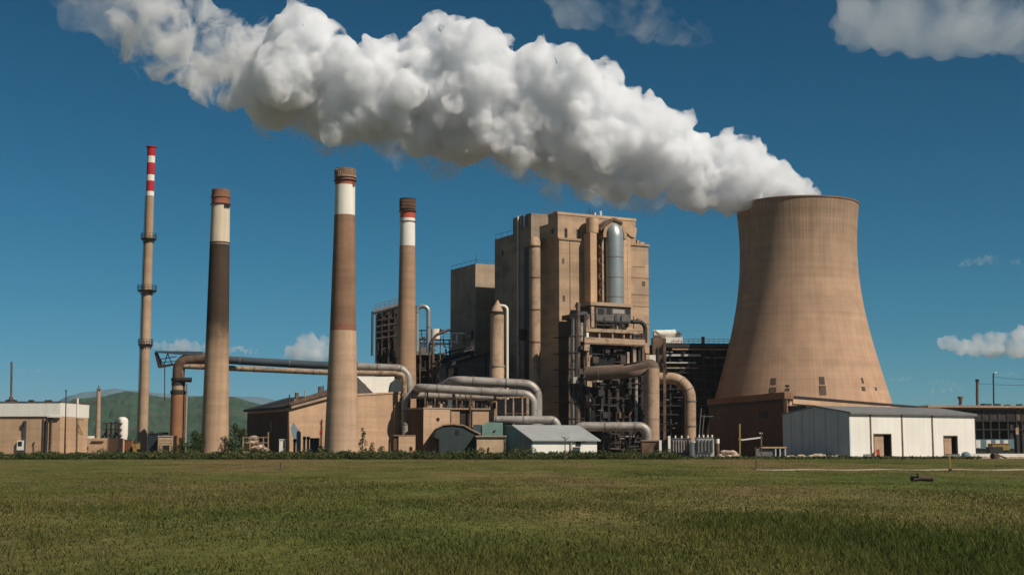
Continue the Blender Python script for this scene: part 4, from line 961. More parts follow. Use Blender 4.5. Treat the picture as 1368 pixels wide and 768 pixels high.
part(hall, 'fascia', 'concrete', lambda m: m.sideprism(HL, [(u0_ - .1, z0_ - .35), (u1_, z1_ - .3), (u1_, z1_ + .12), (u0_ - .1, z0_ + .08)], -.62, -.5))
part(hall, 'coping', 'concrete_warm', lambda m: m.sideprism(HL, [(u1_ + .1, front[3][1]), (uE + .15, front[2][1]), (uE + .15, front[2][1] + .35), (u1_ + .1, front[3][1] + .35)], -.15, 1.0))
rnd = random.Random(8)
for i in range(16):
    px = 387 + i * 3.4 + rnd.uniform(-1, 1); u = HL.hit(px, 540, 1.0)[0]; zb_ = z0_ + (z1_ - z0_) * (u - u0_) / (u1_ - u0_)
    h = rnd.choice((.6, .8, 1.1, 2.0)); w = rnd.choice((.1, .1, .15, .3))
    part(hall, 'roof_vent', rnd.choice(('dark_steel', 'rust_steel', 'tan_steel')), lambda m: m.fbox(HL, u - w, u + w, 1 - w, 1 + w, zb_ + .3, zb_ + .4 + h))
part(hall, 'roof_kerb', 'rust_steel', lambda m: m.sideprism(HL, [(u0_ + 1, z0_ + .4), (u1_, z1_ + .4), (u1_, z1_ + 1.5), (u0_ + 1, z0_ + 1.2)], .4, .8))
part(hall, 'side_window', 'concrete', lambda m: m.fbox(HL, -.1, .1, HL.hitl(363, 575)[0], HL.hitl(361.8, 575)[0], HL.hitl(362, 578)[1], HL.hitl(362, 563)[1]))
part(hall, 'downpipe', 'rust_steel', lambda m: m.tube([HL.p(HL.hit(429.5, 600, -.2)[0], -.2, 0), HL.p(HL.hit(429.5, 600, -.2)[0], -.2, HL.hit(429, 560)[1])], .12, 8))
for y0, y1, mm in ((566, 563, 'brick_red'), (580, 575, 'red_paint')): part(hall, 'wall_vent', mm, lambda m: fpx(m, HL, -.1, .1, 427.5, 431, y0, y1))
part(hall, 'mural_patch', 'bluegrey_paint_shade', lambda m: m.sideprism(HL, onf(HL, -.05, (396, 592), (390, 578), (389, 570), (392, 564), (396, 570), (400, 577), (402, 592)), -.05, .05), 'pale blue painted patch on the wall')
part(hall, 'buttress', 'concrete_warm', lambda m: fpx(m, HL, -.5, .1, 527, 535, 600, 541, 0))
t = thing('roof_housing', 'white sheet metal housing standing on the hall roof', 'housing', HL.p(HL.hit(503, 525, 7)[0], 7, HL.hit(500, 527, 7)[1]))
part(t, 'wall', 'white_wall', lambda m: m.sideprism(HL, onf(HL, 6, (470, 530), (527, 528), (527, 503), (470, 503)), 6, 11))
part(t, 'hood', 'slate_green', lambda m: m.sideprism(HL, onf(HL, 5.4, (521, 524), (537, 524), (537, 512), (531, 505), (523, 511)), 5.4, 8))
part(t, 'lamp', 'dark_steel', lambda m: fpx(m, HL, 5.2, 5.9, 475.5, 479, 525.5, 521))
wr = Frame(X(345, 335), 335, 14)
t = thing('white_roof_shed', 'pale curved-roof shed peeping out behind the long hall', 'shed', wr.o)
part(t, 'wall', 'concrete', lambda m: fpx(m, wr, 0, 8, 350, 382, 600, 551, 0))
part(t, 'roof', 'white_wall', lambda m: m.sideprism(wr, onf(wr, -.3, (349, 551), (352, 546), (357, 541), (366, 537.5), (382, 536), (382, 551)), -.3, 8.3))

# ------------------------------------------------------------------ little brick blocks and huts before the boiler house
BB = Frame(X(565.5, 262), 262, 28)
t = thing('brick_block', 'tall plain pink brick block with shade-darkened left side under the grey pipe', 'building', BB.o)
vb = BB.hitl(545, 580)[0]; ub = BB.hit(601, 570)[0]; zb_ = BB.hit(566, 545.5)[1]
part(t, 'wall', 'brick_pink', lambda m: m.fbox(BB, 0, ub, 0, vb, 0, zb_))
part(t, 'side_wall', 'shade_brown', lambda m: m.fbox(BB, -.05, .1, .1, vb, 0, zb_ - .1))  # brown sheet colours the left face as if in shade
part(t, 'coping', 'concrete', lambda m: m.fbox(BB, -.12, ub + .12, -.12, vb + .1, zb_, zb_ + .22))
part(t, 'porthole', 'dark_window', lambda m: m.tube([BB.p(BB.hit(585, 560)[0], -.06, BB.hit(585, 560)[1]), BB.p(BB.hit(585, 560)[0], .1, BB.hit(585, 560)[1])], .36, 14))
part(t, 'wall_box', 'trans_grey', lambda m: fpx(m, BB, -.3, .1, 582.5, 586, 605, 595))
part(t, 'roof_equipment', 'tan_steel', lambda m: (fpx(m, BB, .6, 1.4, 570, 577, 545.5, 541.5), fpx(m, BB, .5, 1.2, 588, 591, 545.5, 539)))
SB = Frame(X(532.5, 256), 256, 14)
t = thing('brick_kiosk', 'small cube-like brick kiosk standing at the foot of the green pipe leg', 'kiosk', SB.o)
ub, vb, zb_ = SB.hit(555, 590)[0], 3.6, SB.hit(533, 582)[1]
part(t, 'wall', 'brick_pink', lambda m: m.fbox(SB, 0, ub, 0, vb, 0, zb_))
part(t, 'side_wall', 'shade_brown', lambda m: m.fbox(SB, -.9, .02, .3, vb, 0, zb_ - .02))  # left side painted dark for its shade
part(t, 'coping', 'concrete', lambda m: m.fbox(SB, -.95, ub + .08, -.08, vb + .08, zb_, zb_ + .14))
part(t, 'hatch', 'dark_window', lambda m: fpx(m, SB, -.05, .1, 547, 551, 602, 596.5))
LB = Frame(X(601, 272), 272, 10)
t = thing('brick_annex', 'long low brick annex with dark middle bay behind the huts', 'building', LB.o)
part(t, 'wall', 'brick_pink', lambda m: (fpx(m, LB, 0, 6, 601, 614, 600, 549.5, 0), fpx(m, LB, 0, 6, 631, 660, 600, 547.0, 0)))
part(t, 'middle_bay', 'soot_brick', lambda m: fpx(m, LB, .3, 6, 614, 631, 600, 547, 0))
part(t, 'pillar', 'rust_steel', lambda m: fpx(m, LB, -.2, .1, 600.5, 603, 600, 549, 0))
part(t, 'roof_slab', 'concrete', lambda m: fpx(m, LB, -.3, 6.3, 600, 661, 547.0, 545.0))
def lbits(m, n, seed, y0=533, y1=545):
    r2 = random.Random(seed)
    for i in range(n):
        px, w = r2.uniform(572, 662), r2.uniform(.6, 2.4); fpx(m, LB, .4, 1.4, px, px + w, 545.2, r2.uniform(y0 + 1, y1 - 1))
for m_, k_, s_ in (('dark_steel', 26, 3), ('concrete', 14, 4), ('rust_steel', 14, 5)): kind(part(t, 'roof_clutter', m_, lambda m: lbits(m, k_, s_)), 'stuff')
t = thing('pipe_trestle', 'pale steel trestle frame beside the turned-down pipes', 'steel structure', G(688, 600, 269))
part(t, 'top_beam', 'tan_steel', lambda m: m.bar(W(663, 531, 269), W(708, 530, 269), .3))
for px in (675.5, 686, 698, 705): part(t, 'leg', 'tan_steel', lambda m: m.bar(G(px, 600, 269), W(px, 530.5, 269), .28 if px < 700 else .5))
part(t, 'tie', 'rust_steel', lambda m: m.bar(W(675, 552, 269), W(705, 552, 269), .2))
part(t, 'backing', 'void_black', lambda m: m.box(X(664, 272), X(703, 272), 272, 276, 0, Z(533, 272)))

DH = Frame(X(582, 254), 254, 6)
t = thing('dark_hut', 'dark green hut with low curved roof and one tiny window', 'hut', DH.o)
part(t, 'wall', 'slate_green', lambda m: m.sideprism(DH, [(DH.hit(587, 600)[0], 0), (DH.hit(637, 600)[0], 0)] + onf(DH, 0, (637, 584), (631, 575), (620, 569), (606, 567), (592, 568), (584, 572), (580.5, 584), (587, 586)), 0, 9))
part(t, 'roof_edge', 'concrete', lambda m: [m.bar(DH.p(*(lambda a: (a[0], -.15, a[1]))(DH.hit(*p, -.15))), DH.p(*(lambda a: (a[0], -.15, a[1]))(DH.hit(*q, -.15))), .3, .22) for p, q in (((584, 571.5), (592, 567.3)), ((592, 567.3), (606, 566)), ((606, 566), (620, 568)), ((620, 568), (631, 574)), ((631, 574), (642, 579.5)))])
part(t, 'window', 'dark_window', lambda m: fpx(m, DH, -.05, .1, 608.5, 613.5, 581, 574))
part(t, 'roof', 'grey_roof', lambda m: m.sideprism(DH, onf(DH, 0, (620, 568), (631, 574), (642, 579.5), (642, 580.5), (630, 575.4), (620, 569.2)), -.1, 9))
TS = Frame(X(637, 252), 252, 6)
t = thing('tan_shed', 'low tan board shed with flat roof right of the dark hut', 'shed', TS.o)
part(t, 'wall', 'tarp_tan', lambda m: fpx(m, TS, 0, 5, 637, 675, 600, 583.5, 0))
part(t, 'roof', 'concrete', lambda m: fpx(m, TS, -.35, 5.3, 635.5, 677, 583.4, 581.5))
part(t, 'corner_post', 'rust_steel', lambda m: fpx(m, TS, -.1, .2, 673.5, 676, 600, 583.5, 0))
t = thing('green_container', 'pale green steel box standing behind the low tan shed', 'container', G(658, 600, 259))
part(t, 'shell', 'green_box', lambda m: m.sideprism(Frame(0, 259, 0), [(X(644, 259), 0), (X(671.5, 259), 0), (X(671.5, 259), Z(564.5, 259)), (X(652, 259), Z(563.5, 259)), (X(644, 259), Z(568, 259))], 0, 4))
part(t, 'mark', 'dark_window', lambda m: m.sideprism(Frame(0, 259, 0), [(X(a, 259), Z(b, 259)) for a, b in ((657.5, 578), (661.5, 577), (662, 573.5), (659, 575))], -.05, .05))
part(t, 'side_unit', 'pipe_blue', lambda m: m.box(X(632, 259), X(643.8, 259), 259.2, 262, 0, Z(567, 259)))

WS = Frame(X(711.5, 254), 254, 26)
t = thing('white_shed', 'small white shed with grey lean-to roof and shade-tinted blue-grey end wall', 'shed', WS.o)
uW = WS.hit(797.5, 600)[0]; vW = WS.hitl(671.5, 590)[0]; zf, zbk = WS.hit(712, 588)[1], WS.hitl(671.5, 572)[1] + .3
part(t, 'front_wall', 'white_wall', lambda m: m.fbox(WS, 0, uW, 0, .3, 0, zf))
Lf = Frame(WS.o.x, WS.o.y, WS.deg + 90)     # the end wall seen square on
part(t, 'end_wall', 'bluegrey_paint_shade', lambda m: m.sideprism(Lf, [(0, 0), (vW, 0), (vW, zbk), (vW * .62, zbk + .05), (0, zf)], 0, .3))  # bluish shade of a white wall painted into the end wall
part(t, 'back_wall', 'white_wall', lambda m: m.fbox(WS, .3, uW, vW - .3, vW, 0, zbk - .2))
part(t, 'end_wall', 'white_wall', lambda m: m.sideprism(Lf, [(0.3, 0), (vW - .3, 0), (vW - .3, zbk - .2), (0.3, zf)], -uW, -uW + .3))
part(t, 'roof', 'grey_roof', lambda m: m.sideprism(Lf, [(-.6, zf - .12), (vW * .62, zbk + .08), (vW + .3, zbk + .03), (vW + .3, zbk + .25), (vW * .62, zbk + .32), (-.6, zf + .1)], -uW - .5, .45))
part(t, 'window', 'dark_window', lambda m: fpx(m, WS, -.05, .2, 769, 776, 596, 589.5))
part(t, 'window', 'dark_window', lambda m: fpx(m, WS, -.05, .2, 777, 783, 590.5, 588.8))
part(t, 'door', 'slate_green', lambda m: fpx(m, WS, -.05, .2, 765, 775, 606, 597))
part(t, 'pipe_post', 'tan_steel', lambda m: m.tube([WS.p(WS.hit(762, 600)[0], -.3, 0), WS.p(WS.hit(762, 600)[0], -.3, zf)], .12, 8))

# ------------------------------------------------------------------ brown pump house round the foot of the cooling tower
A_, B_, C_ = Vector((55.2, 280, 0)), Vector((45.6, 322, 0)), Vector((118, 376, 0))
zp = Z(526.5, 280)
pump = thing('pump_house', 'brown flat-roofed pump house with shade-darkened side hugging the foot of the cooling tower', 'building', A_)
ang = math.degrees(math.atan2(C_.y - A_.y, C_.x - A_.x)); PF = Frame(A_.x, A_.y, ang)
uC = (C_ - A_).length
PL = Frame(A_.x, A_.y, math.degrees(math.atan2(B_.y - A_.y, B_.x - A_.x)))
uB = (B_ - A_).length
part(pump, 'front_wall', 'brick', lambda m: m.fbox(PF, 0, uC, 0, .5, 0, zp - .9))
part(pump, 'side_wall', 'shade_brown', lambda m: m.fbox(PL, 0, uB, -.5, 0, 0, zp - .9))  # brown wall, painted darker still for the shade it stands in
part(pump, 'roof_band', 'brick_brown', lambda m: (m.fbox(PL, -.5, uB, -.9, .45, zp - .9, zp + .45), m.fbox(PF, 0.5, 3.2, -.45, .5, zp - .9, zp + .45)))
part(pump, 'dark_groove', 'dark_steel', lambda m: m.fbox(PL, -.2, uB, -.9, .12, zp - 1.6, zp - .95))
part(pump, 'roof_band', 'brick', lambda m: m.fbox(PF, 3.2, uC, -.3, .5, zp - 1.8, zp - .6))
part(pump, 'roof_edge', 'dark_steel', lambda m: m.fbox(PF, 3.2, uC + 1, -.55, .55, zp - .6, zp - .2))
part(pump, 'canopy', 'dark_steel', lambda m: m.fbox(PF, .2, 9, -4.2, -.3, zp - 3.2, zp - 2.3))
part(pump, 'corner_pier', 'brick_brown', lambda m: m.fbox(PF, -.35, 1.2, -.35, .3, 0, zp - 1))
part(pump, 'small_window', 'slate_green', lambda m: m.fbox(PL, PL.hit(1025.5, 553)[0], PL.hit(1014.5, 553)[0], -.1, .08, PL.hit(1020, 558)[1], PL.hit(1020, 549)[1]))
part(pump, 'small_window', 'dark_window', lambda m: m.fbox(PL, PL.hit(963.5, 558)[0], PL.hit(957.5, 558)[0], -.1, .08, PL.hit(960, 560)[1], PL.hit(960, 555)[1]))
part(pump, 'white_corner_pipe', 'trans_grey', lambda m: m.tube([PF.p(-.4, -.5, 0), PF.p(-.4, -.5, zp - 3.5)], .16, 8))
part(pump, 'base_plinth', 'shade_brown', lambda m: m.fbox(PL, .2, uB, -.4, .2, 0, 2.2))
part(pump, 'floodlight', 'dark_steel', lambda m: (m.bar(PF.p(1, 0, zp + .4), PF.p(1, 0, zp + 1.6), .12), m.fbox(PF, .5, 1.5, -.3, .3, zp + 1.5, zp + 1.9)))
# ------------------------------------------------------------------ big white shed on the right
BS = Frame(X(1137, 262), 262, 30)
M['shed_side_shade'] = mat('shaded_white_cladding', (.45, .51, .52), .08, .2, streak=.08, panel=1.2)  # white cladding with its bluish shade put into the colour
M['dull_roof'] = mat('dull_grey_roof', (.17, .172, .17), .1, .3, rough=.6, panel=.8)
bs = thing('white_warehouse', 'big white metal warehouse with shade-tinted slate-blue end wall and two open doorways', 'warehouse', BS.o)
uS = BS.hit(1302.5, 580)[0]; vS = BS.hitl(1047.5, 580)[0]; ze = BS.hit(1137, 551)[1]; zr = BS.hitl(1085, 543.5)[1]
SL = Frame(BS.o.x, BS.o.y, BS.deg + 90)
part(bs, 'end_wall', 'shed_side_shade', lambda m: m.sideprism(SL, [(0, .5), (vS, .5), (vS, ze), (vS / 2, zr - .1), (0, ze)], 0, .3))
part(bs, 'plinth', 'rubble', lambda m: m.sideprism(SL, [(-.2, 0), (vS, 0), (vS, .5), (-.2, .5)], -.15, .3))
d1 = (BS.hit(1168, 600)[0], BS.hit(1190.5, 600)[0], BS.hit(1168, 580)[1]); d2 = (BS.hit(1261.5, 600)[0], BS.hit(1279, 600)[0], BS.hit(1270, 582.5)[1])
for i, (a, b, z0a) in enumerate(((0, d1[0], 0), (d1[0], d1[1], d1[2]), (d1[1], d2[0], 0), (d2[0], d2[1], d2[2]), (d2[1], uS, 0))):
    part(bs, 'front_wall', 'white_wall', lambda m: m.fbox(BS, a, b, 0, .3, z0a, ze))
part(bs, 'back_wall', 'white_wall', lambda m: m.fbox(BS, 0, uS, vS - .3, vS, 0, ze))
part(bs, 'end_wall', 'white_wall', lambda m: m.sideprism(SL, [(.3, 0), (vS - .3, 0), (vS - .3, ze), (vS / 2, zr - .1), (.3, ze)], -uS + .02, -uS + .3))
part(bs, 'roof', 'dull_roof', lambda m: m.sideprism(SL, [(-.45, ze - .15), (vS / 2, zr), (vS + .45, ze - .15), (vS + .45, ze + .12), (vS / 2, zr + .25), (-.45, ze + .12)], -uS - .4, .4))
part(bs, 'gutter', 'steel', lambda m: m.fbox(BS, -.35, uS + .35, -.5, -.02, ze - .28, ze + .02))
for px in (1163.5, 1205.5, 1246): part(bs, 'wall_joint', 'rust_steel', lambda m: fpx(m, BS, -.1, .1, px - .9, px + .9, 600, 552.5, 0))
for a, b, z, k in ((*d1, .64), (*d2, .66)):
    dr = part(bs, 'door', 'concrete', lambda m: m.fbox(BS, a + .05, a + (b - a) * k, .35, .5, 0, z))
    mbd = MB(); mbd.fbox(BS, a - .15, a, -.06, .3, 0, z); mbd.fbox(BS, b, b + .15, -.06, .3, 0, z); mbd.fbox(BS, a - .15, b + .15, -.06, .3, z, z + .15); mbd.build('door_frame', 'rust_steel', dr)
    part(bs, 'interior', 'dark_window', lambda m: m.fbox(BS, a - 1, b + 1, 3.5, 3.7, 0, z + 1))
part(bs, 'gable_lamp', 'trans_grey', lambda m: m.fbox(BS, -.4, .0, vS / 2 - .5, vS / 2 + .5, zr - .2, zr + .15))
part(bs, 'end_vent', 'dark_window', lambda m: m.fbox(BS, -.22, -.1, BS.hitl(1096, 607)[0], BS.hitl(1083, 607)[0], .15, .75))

# ------------------------------------------------------------------ dark workshop at the right edge
DW = Frame(X(1290, 345), 345, 8)
dw = thing('dark_workshop', 'long dark open-fronted workshop beyond the white warehouse', 'workshop', DW.o)
xr = 1460
part(dw, 'back_wall', 'slate_green', lambda m: fpx(m, DW, 7, 7.5, 1286, xr, 600, 545, 0))
part(dw, 'end_wall', 'dark_steel', lambda m: fpx(m, DW, 0, 7, 1286, 1288, 600, 545, 0))
part(dw, 'roof_slab', 'concrete', lambda m: fpx(m, DW, -1.2, 8.5, 1240, xr, 544.5, 541.5))
part(dw, 'roof_slab', 'dark_steel', lambda m: fpx(m, DW, -.9, 8.2, 1240, xr, 547, 544.5))
part(dw, 'front_panel', 'dark_steel', lambda m: fpx(m, DW, .0, .3, 1290, 1356, 561, 547))
part(dw, 'front_panel', 'rust_steel', lambda m: fpx(m, DW, .0, .3, 1356, 1364, 561, 547)); part(dw, 'front_panel', 'dark_steel', lambda m: fpx(m, DW, .0, .3, 1364, xr, 561, 547))
part(dw, 'panel_window', 'dark_window', lambda m: fpx(m, DW, -.08, .2, 1344, 1354, 558, 549))
for py in (561.5, 573): part(dw, 'cross_beam', 'dark_steel', lambda m: fpx(m, DW, -.3, .2, 1288, xr, py + 1.3, py))
for px in (1293, 1303, 1314, 1324, 1335, 1347, 1358.5, 1366, 1385, 1410, 1440): part(dw, 'column', 'dark_steel', lambda m: fpx(m, DW, -.2, .3, px - .8, px + .8, 600, 547, 0))
part(dw, 'side_screen', 'dark_steel', lambda m: fpx(m, DW, .3, .6, 1350, xr, 600, 562, 0))
part(dw, 'notice', 'concrete', lambda m: fpx(m, DW, -.3, -.2, 1357, 1361, 580, 571))
for px, h in ((1316, 2.4), (1320, 1.8), (1323, 2.2), (1335, 2.2), (1348, 1.2), (1364, 1.8)): part(dw, 'roof_unit', 'dark_steel', lambda m: fpx(m, DW, 2, 4, px - 1.5, px + 2, 541.5, 541.3 - h))
t = thing('roof_stack', 'short rusty stub stack on the flat roof near the tower', 'stack', W(1283, 541, 350))
part(t, 'pipe', 'rust_steel', lambda m: m.tube([W(1283, 541, 350), W(1283, 531, 350)], .42, 12)); part(t, 'cap', 'rust_steel', lambda m: m.tube([W(1283, 533, 350), W(1283, 529.5, 350)], .66, 12))
part(t, 'bracket', 'dark_steel', lambda m: m.bar(W(1281, 537, 349.4), W(1285.5, 536, 349.4), .2))
t = thing('vent_mast', 'slim brown vent mast rising behind the dark workshop', 'mast', G(1305.5, 600, 360))
part(t, 'pipe', 'rust_steel', lambda m: m.tube([G(1305.5, 600, 360), W(1305.5, 508, 360)], .36, 12)); part(t, 'cap', 'dark_steel', lambda m: m.tube([W(1305.5, 509.5, 360), W(1305.5, 506.5, 360)], .5, 12))
part(t, 'bracket', 'dark_steel', lambda m: m.bar(W(1303, 527, 360), W(1306, 527, 360), .2))
t = thing('lamp_post', 'tall thin lamp post with small head above the dark workshop', 'lamp post', G(1328, 600, 360))
part(t, 'pole', 'dark_steel', lambda m: m.tube([G(1328.3, 600, 360), W(1327, 499, 360)], .2, 10)); part(t, 'arm', 'dark_steel', lambda m: m.bar(W(1327, 499.5, 360), W(1330.5, 497.6, 360), .16)); part(t, 'lamp_head', 'white_paint', lambda m: m.bar(W(1328.5, 497.8, 360), W(1331.5, 497.2, 360), .45, .25))
for x0, x1, y, sg, lab in ((1305.5, 1368 + 60, 512, 2.5, 'lower thin wire hanging from the brown vent mast'), (1327, 1368 + 60, 503, 4, 'thin wire hanging from the tall lamp post')):
    mbw = MB(); mbw.tube([W(x0 + (x1 - x0) * k / 14, y + sg * math.sin(math.pi * k / 14), 360) for k in range(15)], .045, 5)
    tag(mbw.build('overhead_wire', 'dark_steel'), lab, 'wire')

# ================================================================== left edge
LW = Frame(X(80, 262), 262, -4)
lw = thing('brick_warehouse', 'tan brick warehouse with broad white fascia band and thin roof pipe', 'warehouse', LW.o)
def lfx(m, v0, v1, x0, x1, y0, y1, z0=None): return fpx(m, LW, v0, v1, x0, x1, y0, y1, z0)
part(lw, 'wall', 'brick', lambda m: lfx(m, 0, 14, -70, 80, 600, 555, 0))
part(lw, 'fascia', 'white_wall', lambda m: lfx(m, -.3, 14.3, -70, 80.5, 556, 537.5))
part(lw, 'roof_edge', 'rust_steel', lambda m: lfx(m, -.4, 14.4, -70, 81, 537.5, 536))
part(lw, 'wall', 'brick', lambda m: lfx(m, -.12, .3, 64, 80, 600, 555.5, 0))
part(lw, 'downpipe', 'pipe_blue', lambda m: lfx(m, -.35, .1, 30.5, 34, 600, 562, 0)); part(lw, 'downpipe', 'rust_steel', lambda m: m.tube([LW.p(LW.hit(57, 600, -.2)[0], -.2, 0), LW.p(LW.hit(57, 600, -.2)[0], -.2, LW.hit(57, 556)[1])], .1, 8))
part(lw, 'downpipe', 'dark_steel', lambda m: m.tube(bend([LW.p(LW.hit(61, 600, -.4)[0], -.4, 0), LW.p(LW.hit(61, 600, -.4)[0], -.4, LW.hit(61, 559)[1]), LW.p(LW.hit(65, 600, -.4)[0], -.4, LW.hit(61, 556.5)[1])], .5), .22, 10))
part(lw, 'downpipe', 'rust_steel', lambda m: m.tube([LW.p(LW.hit(67.5, 600, -.3)[0], -.3, 0), LW.p(LW.hit(67.5, 600, -.3)[0], -.3, LW.hit(67, 556)[1])], .15, 8))
part(lw, 'lamp', 'dark_steel', lambda m: lfx(m, -.6, 0, 30, 32.5, 568, 563))
part(lw, 'eave_light', 'white_paint', lambda m: lfx(m, -.7, -.3, 63, 80, 557.3, 556))
wb_ = part(lw, 'wall_cabinet', 'white_paint', lambda m: lfx(m, -.6, .0, 22.5, 31, 601, 588)); mbk = MB(); lfx(mbk, -.66, -.55, 24, 29, 595.5, 589.5); mbk.build('screen', 'dark_window', wb_)
for px in (8, 11, 19, 39, 42, 61, 66): part(lw, 'roof_vent', 'dark_steel', lambda m: lfx(m, 3, 4, px - 1.2, px + 1.2, 536, 534))
t = thing('roof_chimney_pipe', 'slender rusty stack rising behind the white-banded warehouse', 'stack', G(15, 600, 285))
part(t, 'pipe', 'rust_steel', lambda m: m.tube([G(14.6, 600, 285), W(15.5, 483, 285)], .27, 12, True, .2)); part(t, 'base', 'rust_steel', lambda m: m.tube([W(14.8, 540, 285), W(14.8, 530, 285)], .4, 12)); part(t, 'stay', 'dark_steel', lambda m: m.bar(W(10, 534, 285), W(19, 534, 285), .25))
t = thing('utility_pole', 'thin dark pole standing at the corner of the white-banded warehouse', 'pole', G(88, 600, 256))
part(t, 'pole', 'dark_steel', lambda m: m.tube([G(87.3, 600, 256), W(88.3, 521, 256)], .1, 8)); part(t, 'tip', 'dark_steel', lambda m: m.tube([W(88.3, 522.5, 256), W(88.3, 520.8, 256)], .18, 8))
t = thing('utility_pole', 'half white pole with green diagonal brace before the green hill', 'pole', G(103, 600, 262))
part(t, 'pole', 'rust_steel', lambda m: m.tube([G(102.5, 600, 262), W(103.2, 558, 262)], .17, 8)); part(t, 'upper_pole', 'white_paint', lambda m: m.tube([W(103.2, 558, 262), W(103.7, 532, 262)], .2, 8))
part(t, 'brace', 'yellow', lambda m: (m.bar(W(104, 566, 262), W(110.5, 581, 262), .22), m.bar(W(104, 566, 262), W(104, 581, 262), .16), m.bar(W(104, 574, 262), W(108, 581, 262), .14))); part(t, 'arm', 'dark_steel', lambda m: m.bar(W(102, 560, 262), W(112, 560.5, 262), .12))
t = thing('small_chimney', 'small slender tan chimney behind the low brick wall', 'chimney', G(131, 600, 312))
part(t, 'shaft', 'concrete', lambda m: m.tube([G(130.3, 600, 312), W(132, 518, 312)], .62, 16, True, .42)); part(t, 'tip', 'dark_steel', lambda m: m.tube([W(132, 518, 312), W(132, 515, 312)], .12, 8)); part(t, 'bracket', 'dark_steel', lambda m: m.bar(W(132, 519.5, 311.5), W(135, 520, 311.5), .15))
LWL = Frame(X(81, 280), 280, 0)
t = thing('low_brick_wall', 'low pinkish brick outbuilding with pale flat roof panels', 'outbuilding', LWL.o)
part(t, 'wall', 'brick_pink', lambda m: fpx(m, LWL, 0, 5, 81, 158, 600, 585, 0)); part(t, 'roof_panel', 'white_paint', lambda m: fpx(m, LWL, .2, 4, 107, 121, 585, 582)); part(t, 'roof_panel', 'white_paint', lambda m: fpx(m, LWL, .2, 4, 128, 145, 588.5, 586))
part(t, 'window', 'dark_window', lambda m: fpx(m, LWL, -.06, .2, 104, 118, 601, 596)); part(t, 'cabinet', 'trans_grey', lambda m: fpx(m, LWL, -.6, .0, 81.5, 88, 601, 593.5)); part(t, 'ledge', 'rust_steel', lambda m: fpx(m, LWL, -.3, .2, 122, 138, 590, 588.6))
t = thing('storage_silo', 'white domed storage silo with brown scaffold against the hill', 'silo', G(163.5, 600, 285))
sx, sr = X(163.5, 285, 575), 7.3 * MPP(285)
part(t, 'body', 'white_paint', lambda m: m.lathe((sx, 285), [(sr * .85, 0), (sr * .9, Z(585, 285)), (sr, Z(580, 285)), (sr * .98, Z(562, 285)), (sr * .88, Z(558.5, 285)), (sr * .5, Z(557, 285)), (.01, Z(556.6, 285))], 28))
for i in range(3): part(t, 'scaffold_post', 'tan_steel', lambda m: m.bar((sx - 1.6 + i * .9 - 1.2, 283.4, 0), (sx - 1.6 + i * .9 - 1.2, 283.4, Z(565 - i * 1.5, 285)), .3))
for py in (566, 574, 582, 590): part(t, 'scaffold_deck', 'tan_steel', lambda m: m.box(sx - 3.4, sx + .3, 282.9, 284, Z(py, 285), Z(py - 1.2, 285)))
part(t, 'stair', 'dark_steel', lambda m: (m.bar((sx - 4.2, 283.2, 0), (sx - .5, 283.2, Z(578, 285)), .35), m.bar((sx - 4.2, 283.2, Z(590, 285)), (sx - 2.6, 283.2, Z(575, 285)), .25)))
def crate(name, label, cat, Y, x0, x1, y1, m, lidm=None, extra=None, d=3.0):
    t = thing(name, label, cat, G((x0 + x1) / 2, 600, Y)); F_ = Frame(0, Y, 0)
    part(t, 'body', m, lambda q: fpx(q, F_, 0, d, x0, x1, 600, y1, 0)); part(t, 'lid', lidm or m, lambda q: fpx(q, F_, -.12, d + .12, x0 - .5, x1 + .5, y1, y1 - 1.2))
    if extra: extra(t, F_)
    return t
crate('rusty_skip', 'rusty orange skip beside the white storage silo', 'skip', 272, 166, 175.5, 588, 'orange', 'rust_steel', lambda t, F_: [part(t, 'rib', 'rust_steel', lambda q: fpx(q, F_, -.12, .1, a, a + .8, 600, 588, 0)) for a in (168, 171, 174)])
crate('yellow_cabinet', 'small yellow cabinet beside the rusty orange skip', 'cabinet', 270, 177.5, 183.5, 591, 'yellow', 'slate_green', lambda t, F_: part(t, 'door_seam', 'dark_steel', lambda q: fpx(q, F_, -.04, .1, 180.2, 180.6, 599, 592)), 2)
crate('dark_tank', 'dark navy box tank standing right of the slender striped chimney', 'tank', 268, 197.5, 211, 579.5, 'navy', 'dark_steel', lambda t, F_: (part(t, 'top_pipe', 'dark_steel', lambda q: fpx(q, F_, .5, 1.2, 210, 224, 580.5, 577.2)), part(t, 'hatch', 'dark_steel', lambda q: fpx(q, F_, .3, 1.1, 200, 204, 578, 576))))
crate('board_bin', 'pale tan slatted bin standing at the foot of the brown duct leg', 'bin', 266, 211, 231, 583, 'tarp_tan', 'tarp_tan', lambda t, F_: ([part(t, 'foot', 'concrete', lambda q: fpx(q, F_, -.2, .4, a, a + 4, 600, 593, 0)) for a in (213, 226)], [part(t, 'slat_gap', 'rust_steel', lambda q: fpx(q, F_, -.05, .05, 211.5, 230.5, py + .4, py)) for py in (588, 591.5)], part(t, 'underside', 'dark_window', lambda q: fpx(q, F_, -.06, .1, 217, 226, 600, 594.5, 0))))  # dark panel between the feet paints the shade under the bin

